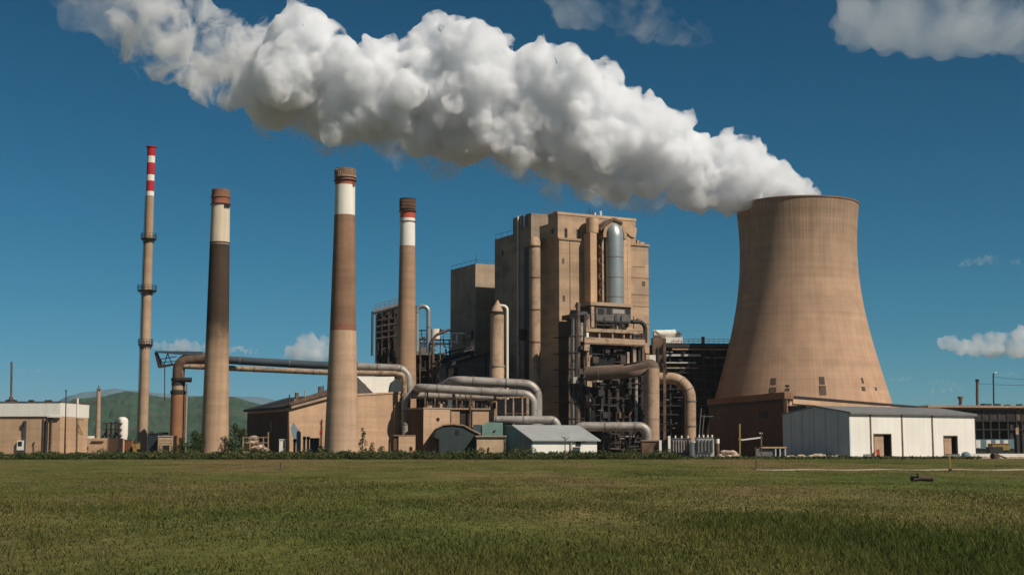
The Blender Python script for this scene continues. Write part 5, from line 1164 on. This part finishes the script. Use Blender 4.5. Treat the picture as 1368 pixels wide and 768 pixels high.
# ------------------------------------------------------------------ yard by the long hall
def heap(name, label, px0, px1, Y, top, m, seed, lumps=26, cat='heap'):
    r2 = np.random.default_rng(seed); mb = MB(); v, f = ICO[2]
    for i in range(lumps):
        t_ = r2.uniform(0, 1); x = X(px0 + (px1 - px0) * t_, Y); h = Z(top, Y) * (1 - abs(t_ - .5) * 1.3)
        s_ = r2.uniform(.25, .62) * np.array((1.3, 1, .7)); z = r2.uniform(.1, max(.25, h * .85 - .3)); ve = v * s_ * (1 + .18 * np.sin(v[:, [1]] * 5 + i)) + (x, Y + r2.uniform(-1, 1.4), z); mb.add(ve.tolist(), f.tolist(), False)
    return tag(mb.build(name, m), label, cat)
heap('stone_heap', 'pale tan heap of stone rubble by the dark gable of the hall', 322, 356, 262, 574, 'rubble', 4, 70)
heap('stone_heap', 'small low pale rubble pile in front of the dark pump house wall', 962, 986, 262, 594, 'rubble', 9, 24)
heap('stone_heap', 'row of flat pale stones along the shade-tinted end wall', 1052, 1134, 259, 603.5, 'rubble', 12, 60)
t = thing('pipe_railing', 'thin pale pipe railing in front of the pale stone heap', 'railing', G(342, 600, 258))
for px in (325, 334, 345, 352, 358.5): part(t, 'post', 'concrete', lambda m: m.bar(G(px, 600, 258), W(px, 583 if px < 355 else 577, 258), .2))
for py in (584, 591): part(t, 'rail', 'concrete', lambda m: m.bar(W(325, py, 258), W(359, py, 258), .14))
crate('meter_cabinet', 'white meter cabinet standing at the dark gable corner of the hall', 'cabinet', 262, 373, 381, 587.5, 'white_paint', 'white_paint', lambda t, F_: (part(t, 'door', 'dark_steel', lambda q: fpx(q, F_, -.05, .1, 378.5, 380, 598, 589)), part(t, 'leg', 'rust_steel', lambda q: fpx(q, F_, .1, .3, 376, 377, 606, 600, 0))), 1)
for px, h, lab in ((393.5, 586, 'shortest brown pump post before the blue wall patch'), (406.5, 583, 'black-headed pump post near the blue wall patch'), (411.5, 583, 'black-headed pump post touching the grey bin')):
    t = thing('pump_post', lab, 'post', G(px, 600, 262)); part(t, 'post', 'rust_steel', lambda m: m.bar(G(px, 600, 262), W(px, h + 4, 262), .4)); part(t, 'head', 'dark_steel', lambda m: m.bar(W(px, h + 4, 262), W(px + .5, h, 262), .55))
t = thing('blue_cylinder', 'upright pale blue gas cylinder against the hall wall', 'cylinder', G(399, 600, 262)); part(t, 'body', 'bluegrey_paint_shade', lambda m: m.tube([G(399, 600, 262), W(399, 579, 262), W(399, 576.5, 262)], .42, 16)); part(t, 'valve', 'dark_steel', lambda m: m.tube([W(399, 577, 262), W(399, 574.5, 262)], .14, 8))
crate('grey_bin', 'grey metal bin before the hall wall, beside the tallest chimney', 'bin', 262, 414, 425, 586, 'slate_green', 'dark_steel', lambda t, F_: part(t, 'rib', 'steel', lambda q: fpx(q, F_, -.1, .1, 419, 419.8, 600, 586, 0)), 2)
t = thing('concrete_post', 'stubby pale concrete post before the grey metal bin', 'post', G(413, 600, 258)); part(t, 'post', 'concrete', lambda m: m.box(X(410.5, 258), X(415.5, 258), 258, 258.8, 0, Z(600.5, 258))); part(t, 'cap', 'white_paint', lambda m: m.box(X(410, 258), X(416, 258), 257.95, 258.85, Z(600.5, 258), Z(599.5, 258)))
t = thing('red_valve', 'low red valve wheel beside the sapling at the hall wall', 'valve', G(471, 600, 260)); part(t, 'wheel', 'red_worn', lambda m: m.bar(W(467, 601.5, 260), W(475, 601, 260), .35, .35)); part(t, 'stem', 'rust_steel', lambda m: m.bar(G(471, 600, 260), W(471, 601, 260), .2))

# ------------------------------------------------------------------ transformer yard and plinths near the fat column
t = thing('column_plinth', 'dark brown plinth wall with white posts under the fat tan column', 'plinth', G(872, 600, 262)); part(t, 'wall', 'rust_steel', lambda m: m.box(X(858, 262), X(882, 262), 262.4, 266, 0, Z(589, 262)))
for px, h in ((882, 588), (894, 582)): part(t, 'white_post', 'white_paint', lambda m: m.box(X(px - 1.6, 262), X(px + 1.6, 262), 261.6, 262.3, 0, Z(h, 262)))
part(t, 'ledge', 'concrete', lambda m: m.box(X(857, 262), X(883, 262), 262.2, 266.2, Z(589, 262), Z(587.4, 262))); part(t, 'dark_panel', 'dark_steel', lambda m: m.box(X(884, 262), X(893, 262), 262.6, 264, 0, Z(587, 262)))
t = thing('white_marker', 'stubby white marker block at the foot of the fat column', 'marker', G(879, 600, 250)); part(t, 'block', 'white_paint', lambda m: m.box(X(876, 250), X(882, 250), 250, 250.7, 0, Z(606, 250))); part(t, 'cap', 'rubble', lambda m: m.box(X(875.5, 250), X(882.5, 250), 249.95, 250.75, Z(606, 250), Z(605, 250)))
def transformer(label, x0, x1, y1, Y, m, fins, ins):
    t = thing('transformer', label, 'transformer', G((x0 + x1) / 2, 600, Y)); F_ = Frame(0, Y, 0)
    part(t, 'tank', m, lambda q: fpx(q, F_, .3, 3, x0, x1, 600, y1, 0)); part(t, 'cover', 'steel', lambda q: fpx(q, F_, .2, 3.1, x0 - .4, x1 + .4, y1, y1 - 1))
    part(t, 'radiator', 'steel' if m != 'steel' else 'silver_dull', lambda q: [fpx(q, F_, -.25, .3, x0 + (x1 - x0) * (k + .3) / fins, x0 + (x1 - x0) * (k + .7) / fins, 604, y1 + 2) for k in range(fins)])
    for k in range(ins): part(t, 'insulator', 'white_paint', lambda q: q.tube([W(x0 + (x1 - x0) * (k + .5) / ins, y1, Y + 1.5), W(x0 + (x1 - x0) * (k + .5) / ins, y1 - 4.5, Y + 1.5)], .16, 8))
    return t
transformer('wide dull grey transformer at the foot of the curving duct', 898, 923, 586, 266, 'steel', 7, 3)
t = transformer('pale rust-streaked transformer with white insulators near the pump house', 931, 954, 585, 262, 'trans_grey', 5, 4)
part(t, 'gantry', 'steel', lambda q: (q.bar(W(934, 583, 264), W(937, 545, 264), .14), q.bar(W(938, 583, 264), W(941, 553, 264), .12), q.bar(W(936, 556, 264), W(953, 556, 264), .12)))
t = thing('round_tank', 'squat shiny round tank between the two transformers', 'tank', G(926.5, 600, 263)); part(t, 'shell', 'silver', lambda m: m.tube([G(926.5, 600, 263), W(926.5, 591, 263)], .75, 20)); part(t, 'lid', 'white_paint', lambda m: m.tube([W(926.5, 591, 263), W(926.5, 589.5, 263)], .8, 20))
t = thing('grey_bollard', 'grey bollard with white top beside the pale transformer', 'bollard', G(958.5, 600, 260)); part(t, 'body', 'rust_steel', lambda m: m.tube([G(958.5, 600, 260), W(958.5, 592, 260)], .36, 14)); part(t, 'top', 'white_paint', lambda m: m.tube([W(958.5, 592, 260), W(958.5, 587.5, 260), W(958.5, 586, 260)], .37, 14))
for px, a, b, m_, lab, Y in ((988.3, 566, 0, 'yellow', 'rusty yellow post before the brown pump house', 246), (1017, 577.5, 0, 'rust_steel', 'tall thin sign post with pale top by the grey shelter', 232)):
    t = thing('marker_post', lab, 'post', G(px, 600, Y)); part(t, 'post', m_, lambda q: q.bar(G(px, 600, Y), W(px, a, Y), .26 if Y > 240 else .2)); part(t, 'head', 'white_paint' if Y < 240 else 'yellow', lambda q: q.box(X(px, Y) - .25, X(px, Y) + .25, Y - .1, Y + .1, Z(a + 1.5, Y), Z(a, Y)) if Y < 240 else q.bar(W(px - 1.8, 586.5, Y), W(px + 1.8, 586.5, Y), .4))
t = thing('fence_post', 'short dark leaning post at the start of the pale track', 'post', G(1010, 600, 135)); part(t, 'post', 'wood', lambda q: q.bar(G(1010, 600, 135), W(1009.3, 600, 135), .10)); part(t, 'stub_top', 'wood', lambda q: q.bar(W(1009.3, 600, 135), W(1008.8, 597, 135), .16))
t = thing('yard_shelter', 'low grey shelter with thin pinkish roof beside the dark pump house', 'shelter', G(1030, 600, 258)); F_ = Frame(0, 258, 0)
part(t, 'back_panel', 'concrete', lambda q: fpx(q, F_, 1, 1.3, 1011, 1034, 600, 599, 0)); part(t, 'roof', 'brick_pink', lambda q: fpx(q, F_, -.2, 3, 1018, 1051, 598.5, 596.5)); part(t, 'wall', 'steel', lambda q: fpx(q, F_, .2, .5, 1010, 1034, 610, 599.5, 0))
for px in (1036, 1042, 1049): part(t, 'post', 'trans_grey', lambda q: q.bar(G(px, 600, 258), W(px, 598, 258), .25))
part(t, 'barrier_arm', 'white_paint', lambda q: q.bar(W(990, 587.5, 257), W(1018, 584, 257), .25)); part(t, 'dark_interior', 'dark_window', lambda q: fpx(q, F_, 2, 2.4, 1034, 1051, 600, 598, 0))
t = thing('green_bin', 'small green bin by the corner of the big white warehouse', 'bin', G(1127, 600, 256)); part(t, 'body', 'green_box', lambda q: q.box(X(1122, 256), X(1133, 256), 256, 257.4, 0, Z(608.5, 256))); part(t, 'lid', 'slate_green', lambda q: q.box(X(1121.6, 256), X(1133.4, 256), 255.9, 257.5, Z(608.5, 256), Z(607.5, 256)))
t = thing('dark_crate', 'little dark crate among the pale stones by the end wall', 'crate', G(1108, 600, 258)); part(t, 'body', 'slate_green', lambda q: q.box(X(1104.5, 257), X(1111, 257), 257, 257.9, 0, Z(605.5, 257))); part(t, 'lid', 'dark_steel', lambda q: q.box(X(1104.2, 257), X(1111.3, 257), 256.95, 257.95, Z(605.5, 257), Z(605, 257)))
t = thing('grey_drum', 'grey-blue domed drum lying beside the second warehouse doorway', 'drum', G(1290, 600, 268)); part(t, 'shell', 'bluegrey_paint_shade', lambda q: q.lathe((X(1290, 268), 268), [(.85, 0), (.85, .7), (.7, 1.05), (.35, 1.25), (.01, 1.3)], 24)); part(t, 'band', 'steel', lambda q: q.lathe((X(1290, 268), 268), [(.87, .3), (.87, .42)], 24, False))
t = thing('grey_trough', 'low grey trough at the foot of the second warehouse doorway', 'trough', G(1274, 600, 266)); part(t, 'body', 'trans_grey', lambda q: q.box(X(1265, 266), X(1282, 266), 266, 267.2, 0, .75)); part(t, 'rim', 'steel', lambda q: q.box(X(1264.6, 266), X(1282.4, 266), 265.9, 267.3, .75, .85))
t = thing('red_cart', 'dark red hand cart parked in the first warehouse doorway', 'cart', G(1173, 600, 264)); part(t, 'body', 'red_worn', lambda q: q.hexa([W(1171.5, 608, 264), W(1176, 608, 264), W(1176, 608, 264.8), W(1171.5, 608, 264.8)], [W(1170, 600.5, 264), W(1174.5, 599.5, 264), W(1174.5, 599.5, 264.8), W(1170, 600.5, 264.8)])); part(t, 'wheel', 'dark_steel', lambda q: q.tube([W(1173.5, 609.5, 263.9), W(1173.5, 609.5, 264.9)], .35, 14))
t = thing('grey_box', 'pale grey box beside the first warehouse doorway', 'box', G(1155, 600, 262)); part(t, 'body', 'trans_grey', lambda q: q.box(X(1151.5, 262), X(1159, 262), 260.2, 261.2, 0, .75)); part(t, 'lid', 'steel', lambda q: q.box(X(1151.2, 262), X(1159.3, 262), 260.15, 261.25, .75, .83))
t = thing('marker_post', 'lone yellow post with dark foot standing in the grass by the track', 'post', G(1268.5, 600, 119)); part(t, 'post', 'yellow', lambda q: q.bar(G(1268.5, 600, 119), W(1268.7, 610, 119), .13)); part(t, 'foot', 'dark_steel', lambda q: q.bar(G(1268.5, 600, 119), G(1268.5, 600, 119)[:2] + (.25,), .22))
t = thing('marker_post', 'thin pale post standing in the field before the white shed', 'post', G(755, 600, 200)); part(t, 'post', 'wood', lambda q: q.bar(G(755, 600, 200), W(754.6, 583, 200), .13)); part(t, 'arm', 'wood', lambda q: (q.bar(W(754.6, 586, 200), W(750, 583, 200), .1), q.bar(W(754.6, 588, 200), W(760, 584, 200), .1)))
t = thing('marker_post', 'thin lone stick standing in the grass left of centre', 'post', G(375, 600, 130)); part(t, 'post', 'dark_steel', lambda q: q.bar(G(375, 600, 130), W(375, 617, 130), .06)); part(t, 'foot', 'wood', lambda q: q.bar(G(375, 600, 130), G(375, 600, 130)[:2] + (.2,), .12))
t = thing('dead_log', 'dark fallen log lying in the grass below the white warehouse', 'log', (X(1232, 84), 84, 0)); part(t, 'trunk', 'wood', lambda q: q.tube([(X(1217, 84), 84, .16), (X(1230, 84), 84.3, .2), (X(1246, 84), 84, .13)], .17, 10)); part(t, 'branch', 'wood', lambda q: q.bar((X(1228, 84), 84.2, .2), (X(1222, 84), 83.7, .5), .08))
t = thing('yellow_container', 'tan-yellow container stored in front of the dark workshop', 'container', G(1337, 600, 300)); part(t, 'body', 'yellow', lambda q: q.box(X(1326, 300), X(1349, 300), 300, 303, 1.5, Z(593, 300))); part(t, 'skid', 'dark_steel', lambda q: q.box(X(1325, 300), X(1350, 300), 300.2, 302.8, 0, 1.5)); part(t, 'lid', 'orange', lambda q: q.box(X(1325.6, 300), X(1349.4, 300), 299.9, 303.1, Z(593, 300), Z(592.2, 300)))
t = thing('blue_tarp_stack', 'long blue-white wrapped stack before the dark workshop', 'stack', G(1325, 600, 306)); part(t, 'wrapped_load', 'bluegrey_paint_shade', lambda q: q.box(X(1298, 306), X(1355, 306), 306, 308, 1.8, Z(586.5, 306))); part(t, 'pallet', 'dark_steel', lambda q: q.box(X(1298, 306), X(1355, 306), 306.2, 307.8, 0, 1.8)); part(t, 'white_film', 'white_paint', lambda q: [q.box(X(a, 306), X(a + 6, 306), 305.95, 308.05, 2.0, Z(587, 306) - .1) for a in (1304, 1318, 1330, 1341)])
t = thing('low_white_wall', 'low white kerb wall before the dark workshop', 'wall', G(1345, 600, 262)); part(t, 'wall', 'white_paint', lambda q: q.box(X(1303, 262), X(1450, 262), 268, 268.4, 0, .9)); part(t, 'plinth', 'rubble', lambda q: q.box(X(1303, 262), X(1450, 262), 267.6, 268, 0, .3))
t = thing('dark_trailer', 'dark farm trailer parked against the low white wall', 'trailer', G(1332, 600, 252)); part(t, 'bed', 'dark_steel', lambda q: q.box(X(1322, 252), X(1340, 252), 252, 254, 1.0, 2.2)); part(t, 'drawbar', 'dark_steel', lambda q: q.bar((X(1332, 252), 252.5, .9), (X(1341, 252), 251, .15), .2))
for k in (0, 1): part(t, 'wheel', 'rust_steel', lambda q: q.tube([(X(1331, 252), 251.8 + 2.1 * k, .5), (X(1331, 252), 252.05 + 2.1 * k, .5)], .5, 16))

# ================================================================== plants
def leaf_mat(name, a, b_, c, thin=0.0):
    m = bpy.data.materials.new(name); m.use_nodes = True; n, l = m.node_tree.nodes, m.node_tree.links; b = n['Principled BSDF']
    b.inputs['Roughness'].default_value = .8; b.inputs['Specular IOR Level'].default_value = .1
    at = n.new('ShaderNodeAttribute'); at.attribute_name = 'tone'
    r = n.new('ShaderNodeValToRGB'); e = r.color_ramp.elements; e.new(.5)
    for q, col in zip(e, (a, b_, c)): q.color = (*col, 1)
    e[0].position, e[1].position, e[2].position = 0, .5, 1
    l.new(at.outputs['Fac'], r.inputs[0]); l.new(r.outputs[0], b.inputs['Base Color'])
    if thin:                            # light shows through the blades
        tr = n.new('ShaderNodeBsdfTranslucent'); l.new(r.outputs[0], tr.inputs['Color']); mx = n.new('ShaderNodeMixShader'); mx.inputs[0].default_value = thin
        l.new(b.outputs[0], mx.inputs[1]); l.new(tr.outputs[0], mx.inputs[2]); l.new(mx.outputs[0], n['Material Output'].inputs['Surface'])
    return m
M['leaf_dark'] = leaf_mat('dark_foliage', (.022, .040, .012), (.042, .062, .020), (.085, .092, .034))
M['leaf_scrub'] = leaf_mat('scrub_foliage', (.030, .044, .014), (.060, .074, .024), (.12, .105, .045))
M['grass_blade'] = leaf_mat('grass_blades', (.056, .078, .017), (.116, .118, .032), (.225, .160, .074), .35)
def faces_mesh(name, V, m, tone):      # V: (n, k, 3) polygons
    n, k = V.shape[:2]; me = bpy.data.meshes.new(name)
    me.vertices.add(n * k); me.vertices.foreach_set('co', V.reshape(-1).astype(np.float32))
    me.loops.add(n * k); me.loops.foreach_set('vertex_index', np.arange(n * k, dtype=np.int32))
    me.polygons.add(n); me.polygons.foreach_set('loop_start', np.arange(0, n * k, k, dtype=np.int32)); me.polygons.foreach_set('loop_total', np.full(n, k, np.int32))
    a = me.attributes.new('tone', 'FLOAT', 'FACE'); a.data.foreach_set('value', tone.astype(np.float32))
    me.update(calc_edges=True); me.materials.append(M[m])
    o = bpy.data.objects.new(name, me); COL.objects.link(o); return o
def leaf_quads(r2, P, size, up=.3):
    n = len(P); d = r2.normal(0, 1, (n, 3)); d[:, 2] = np.abs(d[:, 2]) * .6 + up; d /= np.linalg.norm(d, axis=1)[:, None]
    s = r2.normal(0, 1, (n, 3)); s -= d * (s * d).sum(1)[:, None]; s /= np.linalg.norm(s, axis=1)[:, None]
    L = (size * r2.uniform(.6, 1.4, n))[:, None]; w = L * .42
    return np.stack([P - d * L * .5, P + s * w * .6, P + d * L * .5, P - s * w * .6], 1)
_G = np.random.default_rng(5).uniform(-1, 1, (256, 256))
def vnoise(x, y, s):                   # smooth random patches, about -1..1
    u, v = x * s + 1000, y * s + 1000; i, j = np.floor(u).astype(int), np.floor(v).astype(int); a, b = u - i, v - j; a, b = a * a * (3 - 2 * a), b * b * (3 - 2 * b)
    g = lambda p, q: _G[p % 256, q % 256]
    return (g(i, j) * (1 - a) + g(i + 1, j) * a) * (1 - b) + (g(i, j + 1) * (1 - a) + g(i + 1, j + 1) * a) * b
def fnoise(x, y, s): return vnoise(x, y, s) * .62 + vnoise(x + 37, y - 11, s * 2.1) * .30 + vnoise(x - 53, y + 91, s * 4.3) * .18
# scrub belt along the plant
r2 = np.random.default_rng(31); Ps, tn = [], []
xs = []
px = -60.0
while px < 905:
    xs.append(px); px += r2.uniform(2.0, 6.0)
for px in xs:
    for row in range(2):
        Y = r2.uniform(243, 249) + row * 4; x = X(px, Y); h = r2.uniform(.55, 1.45) * (1.0 if px > 120 else .85) + row * .25; w = r2.uniform(.7, 1.5)
        if r2.random() < .14: h *= 1.5
        n = int(170 * w); q = r2.normal(0, 1, (n, 3)); q /= np.linalg.norm(q, axis=1)[:, None]; q *= r2.uniform(.35, 1, (n, 1)) ** .5
        p = np.stack([x + q[:, 0] * w, Y + q[:, 1] * w, h * .45 + q[:, 2] * h * .55 * r2.uniform(.8, 1.15, n)], 1); p[:, 2] = np.maximum(p[:, 2], .06)
        Ps.append(p); tn.append(np.clip(r2.normal(.42, .16) + r2.normal(0, .18, n), 0, 1))
P = np.concatenate(Ps); sc = faces_mesh('undergrowth', leaf_quads(r2, P, .34), 'leaf_scrub', np.concatenate(tn)); kind(sc, 'stuff')
# tall weeds along the yard on the right
Ps = []
for px in np.arange(900, 1310, 1.1):
    n = 9; Y = r2.uniform(244, 255, n); Ps.append(np.stack([X(px, 250) * Y / 250 + r2.normal(0, .3, n), Y, r2.uniform(.05, .45, n)], 1))
P = np.concatenate(Ps); sc = faces_mesh('weeds', leaf_quads(r2, P, .42, 1.2), 'leaf_scrub', np.clip(r2.normal(.35, .2, len(P)), 0, 1)); kind(sc, 'stuff')
def tree(name, label, px, Y, h, w, seed, n=900, leaf=.3, cat='tree', low=.15, m='leaf_dark', lobes=9):
    r3 = np.random.default_rng(seed); x = X(px, Y); t = thing(name, label, cat, (x, Y, 0)); mb = MB()
    mb.tube([(x, Y, 0), (x + .05 * w, Y, h * .45), (x, Y, h * .8)], .05 * w + .05, 8, True, .03)
    L = []
    for k in range(lobes):
        z = h * r3.uniform(low + .12, .88); sp = w * (1 - abs(z / h - .45) * 1.1); a = r3.uniform(0, 6.28); q = sp * r3.uniform(.2, .75); c = np.array((x + q * math.cos(a), Y + q * math.sin(a), z)); L.append((c, w * r3.uniform(.28, .5)))
        mb.tube([(x, Y, z * .6), tuple(c)], .05, 6, True, .02)
    mb.build('trunk', 'wood', t)
    L.append((np.array((x, Y, h * .9)), w * .3)); P, T = [], []
    for c, r in L:
        k = n // len(L); q = r3.normal(0, 1, (k, 3)); q /= np.linalg.norm(q, axis=1)[:, None]; q *= r3.uniform(.2, 1, (k, 1)) ** .45
        P.append(c + q * r * (1, 1, min(1.6, h / w / 3 + .5))); T.append(np.clip(r3.normal(.4, .13) + r3.normal(0, .18, k), 0, 1))
    P = np.concatenate(P); P[:, 2] = np.maximum(P[:, 2], h * low * .5)
    V = leaf_quads(r3, P, leaf) - np.array((x, Y, 0)); o = faces_mesh('crown', V, m, np.concatenate(T)); o.parent = t; return t
tree('bushy_tree', 'dark round bushy tree between the duct leg and the sooty chimney', 261, 258, Z(576, 258), 2.2, 1, 1400)
tree('bushy_tree', 'low dark bush at the foot of the brown duct leg', 243, 257, Z(585, 257), 1.7, 2, 900)
tree('bushy_tree', 'tallest dark tree just right of the sooty chimney', 314, 259, Z(566, 259), 1.9, 3, 1500)
tree('bushy_tree', 'shorter dark tree leaning towards the pale stone heap', 324.5, 260, Z(573, 260), 1.5, 4, 1000)
tree('bushy_tree', 'thin low tree touching the left side of the sooty chimney', 268, 261, Z(580, 261), 1.2, 14, 700)
tree('sapling', 'slim leaning sapling against the hall wall right of the tallest chimney', 484, 256, Z(569, 256), .95, 5, 520, .26, low=.05)
tree('shrub', 'small round shrub at the base of the tallest brick chimney', 461, 256, Z(598, 256), .8, 6, 380, .24, 'shrub', low=.05)
tree('shrub', 'round shrub right of the slim sapling by the hall wall', 497, 256, Z(592, 256), .85, 7, 420, .24, 'shrub', low=.05)
tree('shrub', 'spreading pale shrub between the sapling and the brick kiosk', 510, 257, Z(596, 257), 1.3, 8, 520, .24, 'shrub', low=.05, m='leaf_scrub')
tree('shrub', 'dark shrub in front of the grey metal bin', 428, 256, Z(595, 256), .7, 9, 360, .24, 'shrub', low=.05)
tree('shrub', 'tiny bush standing before the low tan shed', 652, 248, Z(598, 248), .6, 10, 300, .22, 'shrub', low=.05)
# ------------------------------------------------------------------ meadow grass, thinning out with distance
r2 = np.random.default_rng(77)
NB = 430000
d = 16.0 * (256 / 16.0) ** (r2.uniform(0, 1, NB) ** 1.08); a = r2.uniform(-27, 27, NB) * math.pi / 180
x, y = d * np.tan(a), d
pt = fnoise(x, y * .5, .16)                     # thick and thin places
keep = r2.uniform(-1.0, .75, NB) < pt; x, y, d, pt = x[keep], y[keep], d[keep], pt[keep]; n = len(x)
tall = np.clip(fnoise(x + 200, y * .6, .11) * 1.3 + .1, 0, .6); cl = fnoise(x * 1.0, y, 1.6)
far = np.clip((d - 35) / 90, 0, 1)
h = (.07 + .10 * tall + .05 * cl + .04 * pt) * r2.uniform(.5, 1.4, n) * (1 + (r2.random(n) < .03) * .8); h = np.clip(h, .03, .40) * (1 - .55 * far)
w = .007 + d * .00027
th = r2.uniform(0, math.pi, n); ln = r2.normal(0, .5, (n, 2)) * h[:, None]
b0 = np.stack([x - np.cos(th) * w, y - np.sin(th) * w, np.zeros(n)], 1); b1 = np.stack([x + np.cos(th) * w, y + np.sin(th) * w, np.zeros(n)], 1); tp = np.stack([x + ln[:, 0], y + ln[:, 1], h], 1)
dry = np.clip(fnoise(x + 500, y * .4, .07) * 1.6, -1, 1); dry2 = np.clip(fnoise(x - 300, y * .55, .35), -1, 1)
bare = .42 * np.exp(-((x - 13.5) / 4.5) ** 2 - ((y - 40) / 6) ** 2) + .3 * np.exp(-((x + 11) / 5) ** 2 - ((y - 52) / 7) ** 2) + .25 * np.exp(-((x - 3) / 4) ** 2 - ((y - 33) / 4) ** 2)
tone = np.clip(.43 + .36 * dry + .30 * dry2 + bare - .10 * tall + .10 * cl + .14 * far + r2.normal(0, .09, n) + (r2.random(n) < .07) * .35, 0, 1)
gr = faces_mesh('grass', np.stack([b0, b1, tp], 1), 'grass_blade', tone); kind(gr, 'stuff')

# ================================================================== clouds
def cloud(label, sp, Y, m, seed, n=26, per=4, flat=.55, voxel=None, depth=.5, finer=(3, 2, 0)):
    r2 = np.random.default_rng(seed); big = []
    for i in range(n):
        t = (i + .5) / n; px, y0, y1 = along(sp, t); half = max(1.5, (y1 - y0) / 2)
        for k in range(per):
            r_px = half * r2.uniform(.3, .6); yy = y1 - r_px * .8 - (2 * half - 1.6 * r_px) * r2.uniform(0, 1) ** 1.4
            w = W(px + r2.uniform(-1, 1) * half * .5, yy, Y + r2.uniform(-1, 1) * half * MPP(Y) * depth); big.append((w.x, w.y, w.z, r_px * MPP(Y)))
    b = grow(r2, big, *finer, up=.6)
    hs = max(q[3] for q in big)
    o = blob_mesh('cloud', b, voxel or hs / 9, [(hs * .8, hs * .3), (hs * .25, hs * .12)])
    o.data.materials.append(M[m]); c = sum((Vector(q[:3]) for q in big), Vector()) / len(big); centre(o, c)
    return tag(o, label, 'cloud')
M['cloud_soft'] = steam_mat('soft_cloud', .020, .0060, .46, .74, 0.0, .012, col=.93)
M['cloud_big'] = steam_mat('big_soft_cloud', .018, .0056, .43, .72, 0.0, .012, col=.97)
M['cloud_low'] = steam_mat('low_cumulus', .060, .014, .38, .62, .004, .012, col=.95)
M['cloud_thin'] = steam_mat('thin_low_cloud', .026, .010, .40, .64, .001, .012, col=.95)
cloud('soft grey cloud at the top, between the plume and the cooling tower', [(742, -10, 36), (770, -25, 40), (805, -25, 38), (845, -10, 48), (880, 4, 60), (915, 22, 62), (945, 38, 62)], 2200, 'cloud_soft', 1, flat=1)
cloud('largest soft cloud filling the top right corner', [(1122, 16, 60), (1150, -25, 68), (1200, -60, 66), (1260, -70, 78), (1320, -70, 74), (1400, -70, 72), (1500, -50, 66)], 2200, 'cloud_big', 2, n=30)
cloud('crisp white cumulus low behind the brick chimney', [(380, 468, 478), (392, 458, 482), (408, 448, 483), (425, 446, 483), (445, 448, 482), (462, 462, 481)], 3600, 'cloud_low', 3)
cloud('flat pale cloud low behind the duct leg and slender chimney', [(202, 457, 468), (220, 455, 470), (240, 452, 471), (262, 454, 471), (285, 464, 472), (315, 460, 472), (345, 466, 474)], 3600, 'cloud_low', 4)
cloud('bright cumulus with grey base low at the right edge', [(1252, 452, 466), (1270, 446, 470), (1290, 452, 476), (1312, 444, 478), (1345, 440, 480), (1390, 438, 480), (1450, 444, 480)], 3600, 'cloud_low', 5)
cloud('small pinkish cloud high right of the cooling tower', [(1282, 349, 357), (1298, 345, 356), (1320, 340, 354), (1335, 343, 353)], 3600, 'cloud_thin', 6, n=12)
cloud('tiny cloud puff at the far right beside the small pinkish one', [(1350, 348, 354), (1362, 345, 354)], 3600, 'cloud_thin', 7, n=5)
cloud('low thin cloud just right of the cooling tower flank', [(1188, 503, 509), (1205, 501, 510), (1225, 503, 508)], 3800, 'cloud_thin', 8, n=10)
cloud('faint low cloud streak above the warehouse roof', [(1240, 507, 514), (1262, 506, 513), (1290, 514, 525), (1240, 518, 526)], 3800, 'cloud_thin', 9, n=12)
cloud('low thin cloud beside the lamp post', [(1338, 497, 503), (1352, 495, 503), (1363, 499, 504)], 3800, 'cloud_thin', 10, n=8)
cloud('faint thin cloud low above the white-banded warehouse', [(20, 494, 499), (45, 492, 499), (72, 491, 497)], 3800, 'cloud_thin', 11, n=10)

# ================================================================== the air between here and the hills
hz = bpy.data.materials.new('haze_air'); hz.use_nodes = True; n_, l_ = hz.node_tree.nodes, hz.node_tree.links
for q in list(n_):
    if q.type != 'OUTPUT_MATERIAL': n_.remove(q)
v_ = n_.new('ShaderNodeVolumePrincipled'); v_.inputs['Color'].default_value = (.80, .90, 1, 1); v_.inputs['Density'].default_value = .00005; v_.inputs['Anisotropy'].default_value = .2
l_.new(v_.outputs[0], [q for q in n_ if q.type == 'OUTPUT_MATERIAL'][0].inputs['Volume'])
M['haze'] = hz
mb = MB(); mb.box(-3400, 3400, -700, 4200, -1.0, 150); kind(mb.build('haze', 'haze'), 'stuff')
